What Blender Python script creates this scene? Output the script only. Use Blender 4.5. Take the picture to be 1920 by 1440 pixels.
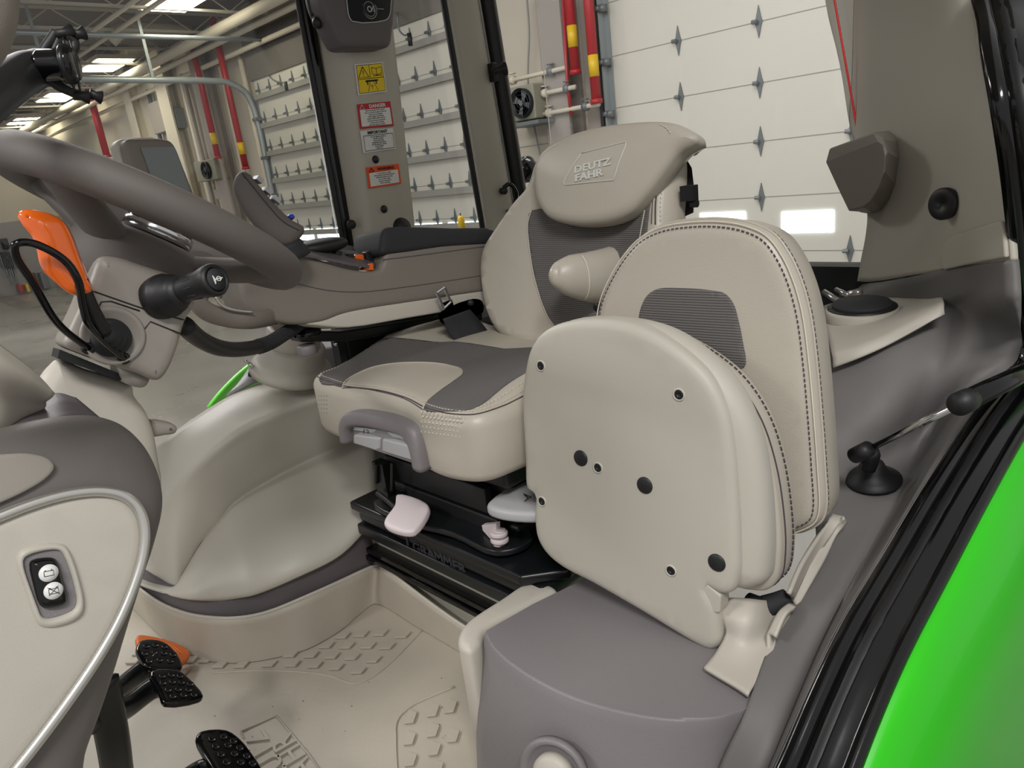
import bpy, bmesh, math, random
import numpy as np
from mathutils import Vector, Matrix
from mathutils.geometry import delaunay_2d_cdt, tessellate_polygon
random.seed(4)
for _o in list(bpy.data.objects): bpy.data.objects.remove(_o)
SC = bpy.context.scene
COL = SC.collection

# ------------------------------------------------------------------ camera
FPX = 1332.0
EYE = np.array([0.0, 0.0, 1.0])
def _n(v):
    v = np.array(v, float); return v/np.linalg.norm(v)
def _axes():
    vx, vy, dx = -1360.0, -245.0, 540.0
    D = (FPX*FPX+vx*dx)/(-vy)
    Y = _n((vx, -vy, -FPX)); Z = -_n((dx, -D, -FPX)); X = np.cross(Y, Z)
    return np.array([X, Y, Z])
RM = _axes()
cd = bpy.data.cameras.new('camera'); cam = bpy.data.objects.new('camera', cd); COL.objects.link(cam)
cd.sensor_width = 36.0; cd.lens = 36.0*FPX/1920.0; cd.clip_start = 0.02; cd.clip_end = 200
m4 = Matrix.Identity(4)
for i in range(3):
    for j in range(3): m4[i][j] = RM[i][j]
    m4[i][3] = EYE[i]
cam.matrix_world = m4
SC.camera = cam
# ------------------------------------------------------------------ world, lights, exposure
W_ = bpy.data.worlds.new('world'); SC.world = W_; W_.use_nodes = True
W_.node_tree.nodes['Background'].inputs[0].default_value = (1.0, 0.99, 0.975, 1)
W_.node_tree.nodes['Background'].inputs[1].default_value = 0.56
def area(name, loc, target, sx, sy, power, col=(1, .985, .965)):
    l = bpy.data.lights.new(name, 'AREA'); l.shape = 'RECTANGLE'; l.size = sx; l.size_y = sy; l.energy = power; l.color = col
    o = bpy.data.objects.new(name, l); COL.objects.link(o); o.location = loc
    o.rotation_euler = (Vector(target)-Vector(loc)).to_track_quat('-Z', 'Y').to_euler(); return o
area('hall_light_near', (-0.9, -1.2, 3.2), (0.7, 0.9, 0.3), 1.3, 0.45, 82)
area('hall_light_front', (-3.2, 2.6, 3.6), (0.6, 1.2, 0.4), 1.6, 0.6, 120)
area('hall_light_middle', (3.0, 7.0, 3.9), (3.6, 7.0, 0), 3.0, 3.0, 100)
area('hall_light_side', (0.6, 5.2, 3.4), (0.6, 1.4, 0.5), 2.0, 0.7, 90)
area('hall_light_rear', (3.6, 3.0, 3.9), (5.0, 3.4, 0), 3.0, 2.0, 105)
area('hall_light_far', (3.5, 18, 3.9), (4.5, 20, 0), 3.0, 8.0, 230)
SC.view_settings.view_transform = 'Standard'; SC.view_settings.look = 'None'
SC.view_settings.exposure = 0.0; SC.view_settings.gamma = 1.0
SC.view_settings.use_curve_mapping = False

# ------------------------------------------------------------------ point helpers
def ray(px, py): return RM @ _n((px-960, 720-py, -FPX))
def P(px, py, x=None, y=None, z=None, d=None, pl=None):
    """the place in the cab seen at that pixel, on a given plane of the cab"""
    r = ray(px, py)
    if d is not None: t = d
    elif x is not None: t = (x-EYE[0])/r[0]
    elif y is not None: t = (y-EYE[1])/r[1]
    elif z is not None: t = (z-EYE[2])/r[2]
    else:
        p0, nn = np.array(pl[0], float), np.array(pl[1], float)
        t = np.dot(p0-EYE, nn)/np.dot(r, nn)
    return EYE + r*t
def PS(pts, **k): return [P(a, b, **k) for a, b in pts]
def crom(pts, n=8, closed=False):
    pts = [np.array(p, float) for p in pts]; N = len(pts); out = []
    if N < 3 and not closed:
        return [pts[0]+(pts[-1]-pts[0])*i/n for i in range(n+1)]
    for i in range(N if closed else N-1):
        if closed: p0, p1, p2, p3 = pts[i-1], pts[i], pts[(i+1) % N], pts[(i+2) % N]
        else:
            p1, p2 = pts[i], pts[i+1]
            p0 = pts[i-1] if i else 2*p1-p2
            p3 = pts[i+2] if i+2 < N else 2*p2-p1
        # centripetal, so that unevenly spaced points give no overshoot
        t0 = 0; t1 = t0+max(np.linalg.norm(p1-p0), 1e-6)**.5; t2 = t1+max(np.linalg.norm(p2-p1), 1e-6)**.5; t3 = t2+max(np.linalg.norm(p3-p2), 1e-6)**.5
        for k in range(n):
            t = t1+(t2-t1)*k/n
            A1 = (t1-t)/(t1-t0)*p0+(t-t0)/(t1-t0)*p1; A2 = (t2-t)/(t2-t1)*p1+(t-t1)/(t2-t1)*p2; A3 = (t3-t)/(t3-t2)*p2+(t-t2)/(t3-t2)*p3
            B1 = (t2-t)/(t2-t0)*A1+(t-t0)/(t2-t0)*A2; B2 = (t3-t)/(t3-t1)*A2+(t-t1)/(t3-t1)*A3
            out.append((t2-t)/(t2-t1)*B1+(t-t1)/(t2-t1)*B2)
    if not closed: out.append(pts[-1])
    return out
def resample(pts, n, closed=False):
    p = np.array(pts, float)
    if closed: p = np.vstack([p, p[:1]])
    s = np.concatenate([[0], np.cumsum(np.linalg.norm(np.diff(p, axis=0), axis=1))])
    t = np.linspace(0, s[-1], n+1)[:-1] if closed else np.linspace(0, s[-1], n)
    return [np.array([np.interp(q, s, p[:, k]) for k in range(p.shape[1])]) for q in t]

# ------------------------------------------------------------------ materials
MT = {}
def srgb(r, g, b):
    f = lambda c: (c/255/12.92) if c/255 <= .04045 else ((c/255+.055)/1.055)**2.4
    return (f(r), f(g), f(b), 1)
def mat(name, rgb, rough=.55, metal=0, bump=0, bscale=600, spec=.5, emit=None, var=0, vscale=8, coat=0, stretch=None):
    if name in MT: return MT[name]
    m = bpy.data.materials.new(name); m.use_nodes = True; nt = m.node_tree; b = nt.nodes['Principled BSDF']
    c = srgb(*rgb)
    b.inputs['Base Color'].default_value = c; b.inputs['Roughness'].default_value = rough; b.inputs['Metallic'].default_value = metal
    b.inputs['Specular IOR Level'].default_value = spec
    if coat: b.inputs['Coat Weight'].default_value = coat; b.inputs['Coat Roughness'].default_value = .06
    tc = nt.nodes.new('ShaderNodeTexCoord')
    src = tc.outputs['Object']
    if stretch:
        mp = nt.nodes.new('ShaderNodeMapping'); mp.inputs['Scale'].default_value = stretch; nt.links.new(src, mp.inputs[0]); src = mp.outputs[0]
    if bump:
        no = nt.nodes.new('ShaderNodeTexNoise'); no.inputs['Scale'].default_value = bscale; no.inputs['Detail'].default_value = 3
        bp = nt.nodes.new('ShaderNodeBump'); bp.inputs['Strength'].default_value = bump; bp.inputs['Distance'].default_value = .001
        nt.links.new(src, no.inputs['Vector']); nt.links.new(no.outputs['Fac'], bp.inputs['Height']); nt.links.new(bp.outputs[0], b.inputs['Normal'])
    if var:
        n2 = nt.nodes.new('ShaderNodeTexNoise'); n2.inputs['Scale'].default_value = vscale; n2.inputs['Detail'].default_value = 5
        mx = nt.nodes.new('ShaderNodeMixRGB'); mx.inputs[1].default_value = tuple(min(1, q*(1+var)) for q in c[:3])+(1,); mx.inputs[2].default_value = tuple(q*(1-var) for q in c[:3])+(1,)
        nt.links.new(src, n2.inputs['Vector']); nt.links.new(n2.outputs['Fac'], mx.inputs[0]); nt.links.new(mx.outputs[0], b.inputs['Base Color'])
    if emit: b.inputs['Emission Color'].default_value = srgb(*rgb); b.inputs['Emission Strength'].default_value = emit
    MT[name] = m; return m
def mesh_fabric(name, rgbA, rgbB, axis, scale, scale2):
    m = bpy.data.materials.new(name); m.use_nodes = True; nt = m.node_tree; b = nt.nodes['Principled BSDF']
    tc = nt.nodes.new('ShaderNodeTexCoord')
    w = nt.nodes.new('ShaderNodeTexWave'); w.wave_type = 'BANDS'; w.bands_direction = axis; w.inputs['Scale'].default_value = scale; w.inputs['Distortion'].default_value = .3; w.inputs['Detail Scale'].default_value = 3
    w2 = nt.nodes.new('ShaderNodeTexWave'); w2.bands_direction = 'Y'; w2.inputs['Scale'].default_value = scale2
    ml = nt.nodes.new('ShaderNodeMath'); ml.operation = 'MULTIPLY'
    ml2 = nt.nodes.new('ShaderNodeMath'); ml2.operation = 'MULTIPLY_ADD'; ml2.inputs[1].default_value = .55; ml2.inputs[2].default_value = .45
    mx = nt.nodes.new('ShaderNodeMixRGB'); mx.inputs[1].default_value = srgb(*rgbA); mx.inputs[2].default_value = srgb(*rgbB)
    bp = nt.nodes.new('ShaderNodeBump'); bp.inputs['Distance'].default_value = .001; bp.inputs['Strength'].default_value = .6
    for n_ in (w, w2): nt.links.new(tc.outputs['Object'], n_.inputs['Vector'])
    nt.links.new(w2.outputs['Fac'], ml2.inputs[0]); nt.links.new(w.outputs['Fac'], ml.inputs[0]); nt.links.new(ml2.outputs[0], ml.inputs[1])
    nt.links.new(ml.outputs[0], mx.inputs[0]); nt.links.new(mx.outputs[0], b.inputs['Base Color']); nt.links.new(ml.outputs[0], bp.inputs['Height']); nt.links.new(bp.outputs[0], b.inputs['Normal'])
    b.inputs['Roughness'].default_value = .8; b.inputs['Specular IOR Level'].default_value = .2
    MT[name] = m; return m
def glass_mat(name, refl=.05, tint=(1, 1, 1), rough=.02, dust=0):
    m = bpy.data.materials.new(name); m.use_nodes = True; nt = m.node_tree; nt.nodes.clear()
    o = nt.nodes.new('ShaderNodeOutputMaterial'); t = nt.nodes.new('ShaderNodeBsdfTransparent'); g = nt.nodes.new('ShaderNodeBsdfGlossy')
    t.inputs[0].default_value = tint+(1,); g.inputs['Roughness'].default_value = rough
    mx = nt.nodes.new('ShaderNodeMixShader'); fr = nt.nodes.new('ShaderNodeFresnel'); fr.inputs[0].default_value = 1.35
    nt.links.new(fr.outputs[0], mx.inputs[0]); nt.links.new(t.outputs[0], mx.inputs[1]); nt.links.new(g.outputs[0], mx.inputs[2])
    last = mx
    if dust:
        tc = nt.nodes.new('ShaderNodeTexCoord'); vo = nt.nodes.new('ShaderNodeTexVoronoi'); vo.inputs['Scale'].default_value = 42
        cr = nt.nodes.new('ShaderNodeMath'); cr.operation = 'LESS_THAN'; cr.inputs[1].default_value = .06
        no = nt.nodes.new('ShaderNodeTexNoise'); no.inputs['Scale'].default_value = 3.0
        ml = nt.nodes.new('ShaderNodeMath'); ml.operation = 'MULTIPLY'; r2 = nt.nodes.new('ShaderNodeMath'); r2.operation = 'MULTIPLY_ADD'; r2.inputs[1].default_value = .7; r2.inputs[2].default_value = dust
        df = nt.nodes.new('ShaderNodeBsdfDiffuse'); df.inputs[0].default_value = (.9, .9, .88, 1); m2 = nt.nodes.new('ShaderNodeMixShader')
        gt = nt.nodes.new('ShaderNodeMath'); gt.operation = 'GREATER_THAN'; gt.inputs[1].default_value = .56
        nt.links.new(tc.outputs['Object'], vo.inputs['Vector']); nt.links.new(tc.outputs['Object'], no.inputs['Vector'])
        nt.links.new(vo.outputs['Distance'], cr.inputs[0]); nt.links.new(no.outputs['Fac'], gt.inputs[0]); nt.links.new(cr.outputs[0], ml.inputs[0]); nt.links.new(gt.outputs[0], ml.inputs[1])
        nt.links.new(ml.outputs[0], r2.inputs[0]); nt.links.new(r2.outputs[0], m2.inputs[0]); nt.links.new(mx.outputs[0], m2.inputs[1]); nt.links.new(df.outputs[0], m2.inputs[2]); last = m2
    nt.links.new(last.outputs[0], o.inputs[0]); MT[name] = m; return m

mat('beige', (188, 182, 171), .5, bump=.12, bscale=900)
mat('beige_leather', (182, 175, 162), .36, bump=.35, bscale=420, stretch=(1, 1, 1))
mat('shell_beige', (180, 175, 164), .5, bump=.15, bscale=1200)
mat('pillar_beige', (186, 181, 168), .6, bump=.2, bscale=900)
mat('fender_light', (192, 187, 176), .42, bump=.12, bscale=900)
mat('mat_floor', (172, 164, 150), .5, bump=.5, bscale=60, var=.13, vscale=9)
mat('grey_trim', (124, 119, 121), .38, bump=.45, bscale=900)
mat('grey_side', (112, 109, 108), .6, bump=.2, bscale=900)
mat('taupe', (102, 97, 93), .5, bump=.15, bscale=900)
mat('taupe_console', (124, 117, 109), .5, bump=.15, bscale=900)
mat('wheel_taupe', (92, 86, 82), .62, bump=.3, bscale=1400)
mat('column_grey', (147, 141, 133), .42, bump=.15, bscale=900)
mat('dark_taupe', (92, 86, 88), .5, bump=.2, bscale=900)
mat('black', (24, 24, 26), .5, bump=.15, bscale=700)
mat('black_soft', (40, 41, 44), .75, bump=.3, bscale=500)
mat('black_gloss', (8, 8, 10), .14, spec=.4, coat=.15)
mat('black_metal', (20, 22, 24), .32, bump=.05, bscale=300)
mat('silver', (205, 203, 198), .28, metal=.85)
mat('chrome', (210, 210, 212), .16, metal=1)
mat('grey_switch', (170, 170, 172), .45)
mat('pink_grey', (206, 194, 196), .45)
mat('green', (42, 190, 8), .28, spec=.35, coat=.25)
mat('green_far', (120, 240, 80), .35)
mat('orange', (236, 104, 22), .2, coat=.6)
mat('orange_dull', (214, 110, 50), .5)
mat('yellow', (226, 186, 24), .4)
mat('red_sticker', (186, 24, 44), .4)
mat('orange_sticker', (232, 84, 30), .4)
mat('white_sticker', (226, 226, 222), .4)
mat('yellow_sticker', (236, 204, 14), .4)
mat('ink', (30, 28, 28), .5)
mat('blue', (30, 60, 170), .4)
mat('screen', (120, 128, 128), .12)
mat('screen_dark', (22, 26, 30), .15)
mat('wall_cream', (196, 189, 174), .8, var=.05, vscale=1.2)
mat('wall_grey', (150, 148, 146), .8, var=.05)
mat('door_panel', (206, 203, 192), .5, var=.03, vscale=.8)
mat('door_rib', (150, 149, 142), .6)
mat('galv', (150, 158, 160), .4, metal=.4)
mat('hinge', (112, 118, 120), .45, metal=.3)
mat('pipe_red', (170, 26, 36), .4)
mat('pipe_cream', (200, 192, 174), .6)
mat('deck', (112, 108, 102), .8, var=.12, vscale=2)
mat('joist', (176, 170, 158), .7)
mat('heater', (140, 138, 122), .6)
mat('column', (150, 142, 134), .7)
mat('lamp', (255, 250, 225), .5, emit=14)
mat('daylight', (235, 248, 255), .5, emit=6)
mat('red_reflection', (220, 40, 40), .4)
mat('stitch', (70, 60, 66), .8)
mat('stitch_pale', (214, 206, 190), .7)
mat('logo', (206, 206, 200), .5)
mesh_fabric('mesh_back', (78, 76, 76), (128, 124, 121), 'Z', 75, 150)
mesh_fabric('mesh_seat', (82, 80, 80), (124, 120, 118), 'X', 80, 150)
glass_mat('glass', dust=0.0)
glass_mat('glass_dusty', dust=.02)

# ------------------------------------------------------------------ objects
def tag(o, label=None, cat=None, group=None, kind=None):
    if label: o['label'] = label
    if cat: o['category'] = cat
    if group: o['group'] = group
    if kind: o['kind'] = kind
    return o
def thing(name, loc, label, cat, group=None):
    o = bpy.data.objects.new(name, None); COL.objects.link(o); o.location = tuple(float(v) for v in loc)
    o.empty_display_size = .05
    return tag(o, label, cat, group)
def worldloc(o):
    l = Vector((0, 0, 0))
    while o: l += o.location; o = o.parent
    return l
def mk(name, V, Fc, m, parent=None, smooth=True, bevel=0, solid=0, sub=0, soff=0, wn=False, bseg=3):
    V = np.array(V, float)
    if parent is None:
        org = np.array([(V[:, 0].min()+V[:, 0].max())/2, (V[:, 1].min()+V[:, 1].max())/2, V[:, 2].min()]); loc = org
    else:
        pw = np.array(worldloc(parent)); org = V.mean(0); loc = org-pw
    me = bpy.data.meshes.new(name); me.from_pydata([tuple(v) for v in (V-org)], [], [tuple(int(i) for i in f) for f in Fc]); me.validate()
    bm = bmesh.new(); bm.from_mesh(me)
    if not solid: bmesh.ops.recalc_face_normals(bm, faces=bm.faces)
    for f in bm.faces: f.smooth = smooth
    bm.to_mesh(me); bm.free()
    ms = m if isinstance(m, (list, tuple)) else [m]
    for q in ms: me.materials.append(MT[q])
    o = bpy.data.objects.new(name, me); COL.objects.link(o); o.location = tuple(loc)
    if parent is not None: o.parent = parent
    if solid:
        md = o.modifiers.new('solid', 'SOLIDIFY'); md.thickness = solid; md.offset = soff
    if bevel:
        md = o.modifiers.new('bevel', 'BEVEL'); md.width = bevel; md.segments = bseg; md.limit_method = 'ANGLE'; md.angle_limit = math.radians(35)
    if sub:
        md = o.modifiers.new('sub', 'SUBSURF'); md.levels = sub; md.render_levels = sub
    if wn or (bevel and smooth):
        md = o.modifiers.new('wn', 'WEIGHTED_NORMAL'); md.keep_sharp = True
    return o
def join(parts):
    V = []; Fs = []
    for v, f in parts:
        k = len(V); V += [np.array(q, float) for q in v]; Fs += [tuple(i+k for i in g) for g in f]
    return V, Fs
def boxg(c, s, ax=None):
    c = np.array(c, float); s = np.array(s, float)/2
    A = np.eye(3) if ax is None else np.array(ax, float)
    V = [c+A[0]*s[0]*i+A[1]*s[1]*j+A[2]*s[2]*k for i in (-1, 1) for j in (-1, 1) for k in (-1, 1)]
    return V, [(0, 1, 3, 2), (4, 6, 7, 5), (0, 4, 5, 1), (2, 3, 7, 6), (0, 2, 6, 4), (1, 5, 7, 3)]
def b2(x0, x1, y0, y1, z0, z1): return boxg(((x0+x1)/2, (y0+y1)/2, (z0+z1)/2), (abs(x1-x0), abs(y1-y0), abs(z1-z0)))
def prism(poly, vec):
    a = [np.array(p, float) for p in poly]; n = len(a); b = [p+np.array(vec, float) for p in a]
    return a+b, [tuple(range(n))[::-1], tuple(range(n, 2*n))]+[(i, (i+1) % n, n+(i+1) % n, n+i) for i in range(n)]
def frames(path):
    p = np.array(path); n = len(p); T = [_n(p[min(i+1, n-1)]-p[max(i-1, 0)]) for i in range(n)]
    r = np.array([0, 0, 1.]) if abs(T[0][2]) < .9 else np.array([1., 0, 0])
    out = []; u = _n(np.cross(T[0], r))
    for t in T:
        u = _n(u-t*np.dot(u, t)); out.append((u, np.cross(t, u), t))
    return out
def tubeg(path, r, seg=12, caps=True, flat=1.0, upv=None):
    path = [np.array(p, float) for p in path]; n = len(path); fr = frames(path)
    V = []; Fs = []
    for i, (p, (u, v, t)) in enumerate(zip(path, fr)):
        if upv is not None:
            v = _n(np.array(upv)-t*np.dot(upv, t)); u = np.cross(v, t)
        rr = r[i] if isinstance(r, (list, tuple, np.ndarray)) else r
        for k in range(seg):
            a = 2*math.pi*k/seg; V.append(p+u*math.cos(a)*rr+v*math.sin(a)*rr*flat)
    for i in range(n-1):
        for k in range(seg): Fs.append((i*seg+k, i*seg+(k+1) % seg, (i+1)*seg+(k+1) % seg, (i+1)*seg+k))
    if caps: Fs.append(tuple(range(seg))[::-1]); Fs.append(tuple(range((n-1)*seg, n*seg)))
    return V, Fs
def tube(name, path, r, m, parent=None, seg=12, smoothpath=6, flat=1.0, upv=None):
    if smoothpath and len(path) > 2:
        if isinstance(r, (list, tuple)):
            q = [np.append(np.array(p), rr) for p, rr in zip(path, r)]; q = crom(q, smoothpath); path = [a[:3] for a in q]; r = [a[3] for a in q]
        else: path = crom(path, smoothpath)
    o = mk(name, *tubeg(path, r, seg, True, flat, upv), m, parent)
    return o
def latheg(prof, c, axis, seg=32, ref=None):
    c = np.array(c, float); a = _n(axis); r = np.array(ref if ref is not None else ((0, 0, 1.) if abs(a[2]) < .9 else (1., 0, 0)))
    u = _n(np.cross(a, r)); v = np.cross(a, u); V = []; Fs = []
    for (rr, h) in prof:
        for k in range(seg):
            t = 2*math.pi*k/seg; V.append(c+a*h+(u*math.cos(t)+v*math.sin(t))*max(rr, 1e-5))
    for i in range(len(prof)-1):
        for k in range(seg): Fs.append((i*seg+k, i*seg+(k+1) % seg, (i+1)*seg+(k+1) % seg, (i+1)*seg+k))
    if prof[0][0] > 1e-4: Fs.append(tuple(range(seg))[::-1])
    if prof[-1][0] > 1e-4: Fs.append(tuple(range((len(prof)-1)*seg, len(prof)*seg)))
    return V, Fs
def lathe(name, prof, c, axis, m, parent=None, seg=32, smooth=True, wn=True):
    o = mk(name, *latheg(prof, c, axis, seg), m, parent, smooth); return o
def loft(rings, capA=True, capB=True):
    n = len(rings[0]); V = [np.array(p, float) for r in rings for p in r]; Fs = []
    for i in range(len(rings)-1):
        for k in range(n): Fs.append((i*n+k, i*n+(k+1) % n, (i+1)*n+(k+1) % n, (i+1)*n+k))
    if capA: Fs.append(tuple(range(n))[::-1])
    if capB: Fs.append(tuple(range((len(rings)-1)*n, len(rings)*n)))
    return V, Fs
def gridg(rows, nu=6, nv=6):
    """rows of equal length; smooth surface through them"""
    R = [crom(r, nu) for r in rows]; cols = list(zip(*R)); Cc = [crom(list(c), nv) for c in cols]
    n = len(Cc[0]); mm = len(Cc); V = [Cc[j][i] for i in range(n) for j in range(mm)]
    return V, [(i*mm+j, i*mm+j+1, (i+1)*mm+j+1, (i+1)*mm+j) for i in range(n-1) for j in range(mm-1)]
def sheet(name, rows, m, parent=None, th=.008, nu=6, nv=6, soff=0, bevel=0):
    return mk(name, *gridg(rows, nu, nv), m, parent, solid=th, soff=soff, bevel=bevel, bseg=2)

class Pad:
    """a padded slab: outline on a plane, rounded edge, domed front; also gives points on its front"""
    def __init__(s, o, nrm, outline, thick, r, dome=0, dw=.08, hf=None, rb=None, step=.02, n=140, smooth=8, up=(0, 0, 1)):
        s.N = _n(nrm); upv = np.array(up, float); s.U = _n(np.cross(upv, s.N)); s.V = np.cross(s.N, s.U); s.o = np.array(o, float)
        s.thick, s.r, s.dome, s.dw, s.hf = thick, r, dome, dw, hf; s.rb = r if rb is None else rb; s.step = step
        uv = [s.uv(p) for p in outline]
        if smooth: uv = crom(uv, smooth, True)
        s.out = np.array(resample(uv, n, True))
        A = np.sum(s.out[:, 0]*np.roll(s.out[:, 1], -1)-s.out[:, 1]*np.roll(s.out[:, 0], -1))
        if A < 0: s.out = s.out[::-1].copy()
        s.lo = s.out; s.hi = np.roll(s.out, -1, 0)
    def uv(s, p):
        d = np.array(p, float)-s.o; return np.array([d@s.U, d@s.V])
    def pl(s): return (s.o, s.N)
    def dist(s, q):
        q = np.array(q)[:, None, :]; e = (s.hi-s.lo)[None]; w = q-s.lo[None]
        t = np.clip((w*e).sum(-1)/(e*e).sum(-1), 0, 1)[..., None]; return np.linalg.norm(w-e*t, axis=-1).min(1)
    def H(s, q):
        q = np.atleast_2d(q); d = s.dist(q); h = np.where(d < s.r, -s.r+np.sqrt(np.maximum(0, s.r**2-(s.r-np.minimum(d, s.r))**2)), 0.)
        h = h+s.dome*(1-np.exp(-(d/s.dw)**2))
        if s.hf is not None: h = h+np.array([s.hf(a, b) for a, b in q])*np.clip(d/max(s.r, .01), 0, 1)
        return h
    def w(s, q, eps=0):
        q = np.atleast_2d(q); h = s.H(q)+eps
        return [s.o+s.U*a+s.V*b+s.N*c for (a, b), c in zip(q, h)]
    def inset(s, d, base=None):
        p = s.out if base is None else base
        t = np.roll(p, -1, 0)-np.roll(p, 1, 0); t /= np.linalg.norm(t, axis=1)[:, None]; q = p+np.stack([-t[:, 1], t[:, 0]], 1)*d
        if d <= .002 or base is not None: return q
        for _ in range(16):
            bad = s.dist(q) < d*.96
            if not bad.any(): break
            w = np.clip(bad*1.+np.roll(bad, 1)*1.+np.roll(bad, -1)*1., 0, 1)[:, None]
            q = q*(1-w)+w*(np.roll(q, 1, 0)+np.roll(q, -1, 0))*.5
        return q
    def inside(s, q, poly):
        x, y = q; c = False; n = len(poly); j = n-1
        for i in range(n):
            if (poly[i][1] > y) != (poly[j][1] > y) and x < (poly[j][0]-poly[i][0])*(y-poly[i][1])/(poly[j][1]-poly[i][1])+poly[i][0]: c = not c
            j = i
        return c
    def cdt(s, poly, step, extra=()):
        poly = [tuple(p) for p in poly]; n = len(poly); pts = list(poly); ed = [(i, (i+1) % n) for i in range(n)]
        a = np.array(poly); u0, v0 = a.min(0); u1, v1 = a.max(0)
        for e in extra: pts += [tuple(p) for p in e]
        i = 0; v = v0+step*.5
        while v < v1:
            u = u0+step*(.5 if i % 2 else 1.0)
            while u < u1:
                if s.inside((u, v), poly): pts.append((u, v))
                u += step
            v += step*.87; i += 1
        r = delaunay_2d_cdt([Vector(p) for p in pts], ed, [tuple(range(n))], 1, 1e-6)
        return np.array([tuple(p) for p in r[0]]), [tuple(f) for f in r[2]]
    def build(s, name, m, parent=None):
        n = len(s.out); rings = []
        for a in (15, 35, 60): rings.append(s.inset(s.r*(1-math.cos(math.radians(a)))+1e-4))
        inner = s.inset(s.r*1.0+.001)
        pts, fc = s.cdt(inner, s.step)
        # side and edge rings
        V = []; Fs = []
        def add(ring, h):
            k = len(V)
            for (a, b), c in zip(ring, h): V.append(s.o+s.U*a+s.V*b+s.N*c)
            return k
        idx = []
        bk = s.inset(s.rb); idx.append(add(bk, [-s.thick]*n))
        idx.append(add(s.inset(s.rb*.3), [-s.thick+s.rb*.3]*n))
        idx.append(add(s.out, [-s.thick+s.rb]*n))
        idx.append(add(s.out, [-s.r+(-s.thick+s.rb+s.r)*.5]*n))
        idx.append(add(s.out, [-s.r]*n))
        for rg in rings: idx.append(add(rg, s.H(rg)))
        Fs.append(tuple(range(n))[::-1])
        for a, b in zip(idx, idx[1:]):
            for k in range(n): Fs.append((a+k, a+(k+1) % n, b+(k+1) % n, b+k))
        base = len(V)
        hs = s.H(pts)
        for (a, b), c in zip(pts, hs): V.append(s.o+s.U*a+s.V*b+s.N*c)
        # join to inner ring: the first n output points are the inner ring
        for k in range(n): Fs.append((idx[-1]+k, idx[-1]+(k+1) % n, base+(k+1) % n, base+k))
        Fs += [tuple(base+i for i in f) for f in fc]
        return mk(name, V, Fs, m, parent)
    def patch(s, name, outline, m, parent=None, eps=.0015, step=.012, smooth=6, n=120, th=.001):
        uv = [s.uv(p) for p in outline]
        if smooth: uv = crom(uv, smooth, True)
        uv = resample(uv, n, True); pts, fc = s.cdt(uv, step)
        return mk(name, s.w(pts, eps), fc, m, parent, solid=th, soff=-1)
    def line(s, name, pts, r, m, parent=None, eps=.001, smooth=6, closed=False, dash=None, seg=6):
        uv = [s.uv(p) if len(p) == 3 else np.array(p) for p in pts]
        if smooth: uv = crom(uv, smooth, closed)
        if closed: uv = list(uv)+[uv[0]]
        uv = np.array(resample(uv, max(30, len(uv)*2))); W = s.w(uv, eps)
        if dash is None: return mk(name, *tubeg(W, r, seg), m, parent)
        return dashes(name, W, r, m, parent, dash)
def dashes(name, W, r, m, parent, dash=(.005, .003)):
    L = np.concatenate([[0], np.cumsum(np.linalg.norm(np.diff(np.array(W), axis=0), axis=1))]); A = np.array(W); g = []; t = 0
    f = lambda q: np.array([np.interp(q, L, A[:, k]) for k in range(3)])
    while t+dash[0] < L[-1]:
        g.append(tubeg([f(t), f(t+dash[0])], r, 5)); t += dash[0]+dash[1]
    V, Fs = join(g); return mk(name, V, Fs, m, parent)
def text(name, s, size, o, right, up, m, parent, extrude=.0004, align='CENTER', off=0, bold=0, sx=1.0):
    cu = bpy.data.curves.new(name, 'FONT'); cu.body = s; cu.size = size; cu.extrude = extrude; cu.align_x = align; cu.align_y = 'CENTER'; cu.offset = bold; cu.resolution_u = 3
    t = bpy.data.objects.new(name+'_tmp', cu); COL.objects.link(t)
    bpy.context.view_layer.update()
    me = bpy.data.meshes.new_from_object(t.evaluated_get(bpy.context.evaluated_depsgraph_get()))
    bpy.data.objects.remove(t); bpy.data.curves.remove(cu)
    r = _n(right); u = _n(np.array(up)-r*np.dot(up, r)); nn = np.cross(r, u); o = np.array(o, float)+nn*off
    V = [o+r*v.co.x*sx+u*v.co.y+nn*v.co.z for v in me.vertices]; Fs = [tuple(p.vertices) for p in me.polygons]; bpy.data.meshes.remove(me)
    return mk(name, V, Fs, m, parent, smooth=False)
def ellipsoid(c, ax, rad, nu=24, nv=14, pw=1.0):
    c = np.array(c, float); V = []; Fs = []
    sg = lambda v: math.copysign(abs(v)**pw, v)
    for i in range(nv+1):
        p = math.pi*i/nv
        for k in range(nu):
            t = 2*math.pi*k/nu
            q = (sg(math.sin(p))*sg(math.cos(t))*rad[0], sg(math.sin(p))*sg(math.sin(t))*rad[1], sg(math.cos(p))*rad[2])
            V.append(c+ax[0]*q[0]+ax[1]*q[1]+ax[2]*q[2])
    for i in range(nv):
        for k in range(nu): Fs.append((i*nu+k, i*nu+(k+1) % nu, (i+1)*nu+(k+1) % nu, (i+1)*nu+k))
    return V, Fs
XYZ = np.eye(3)

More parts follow.
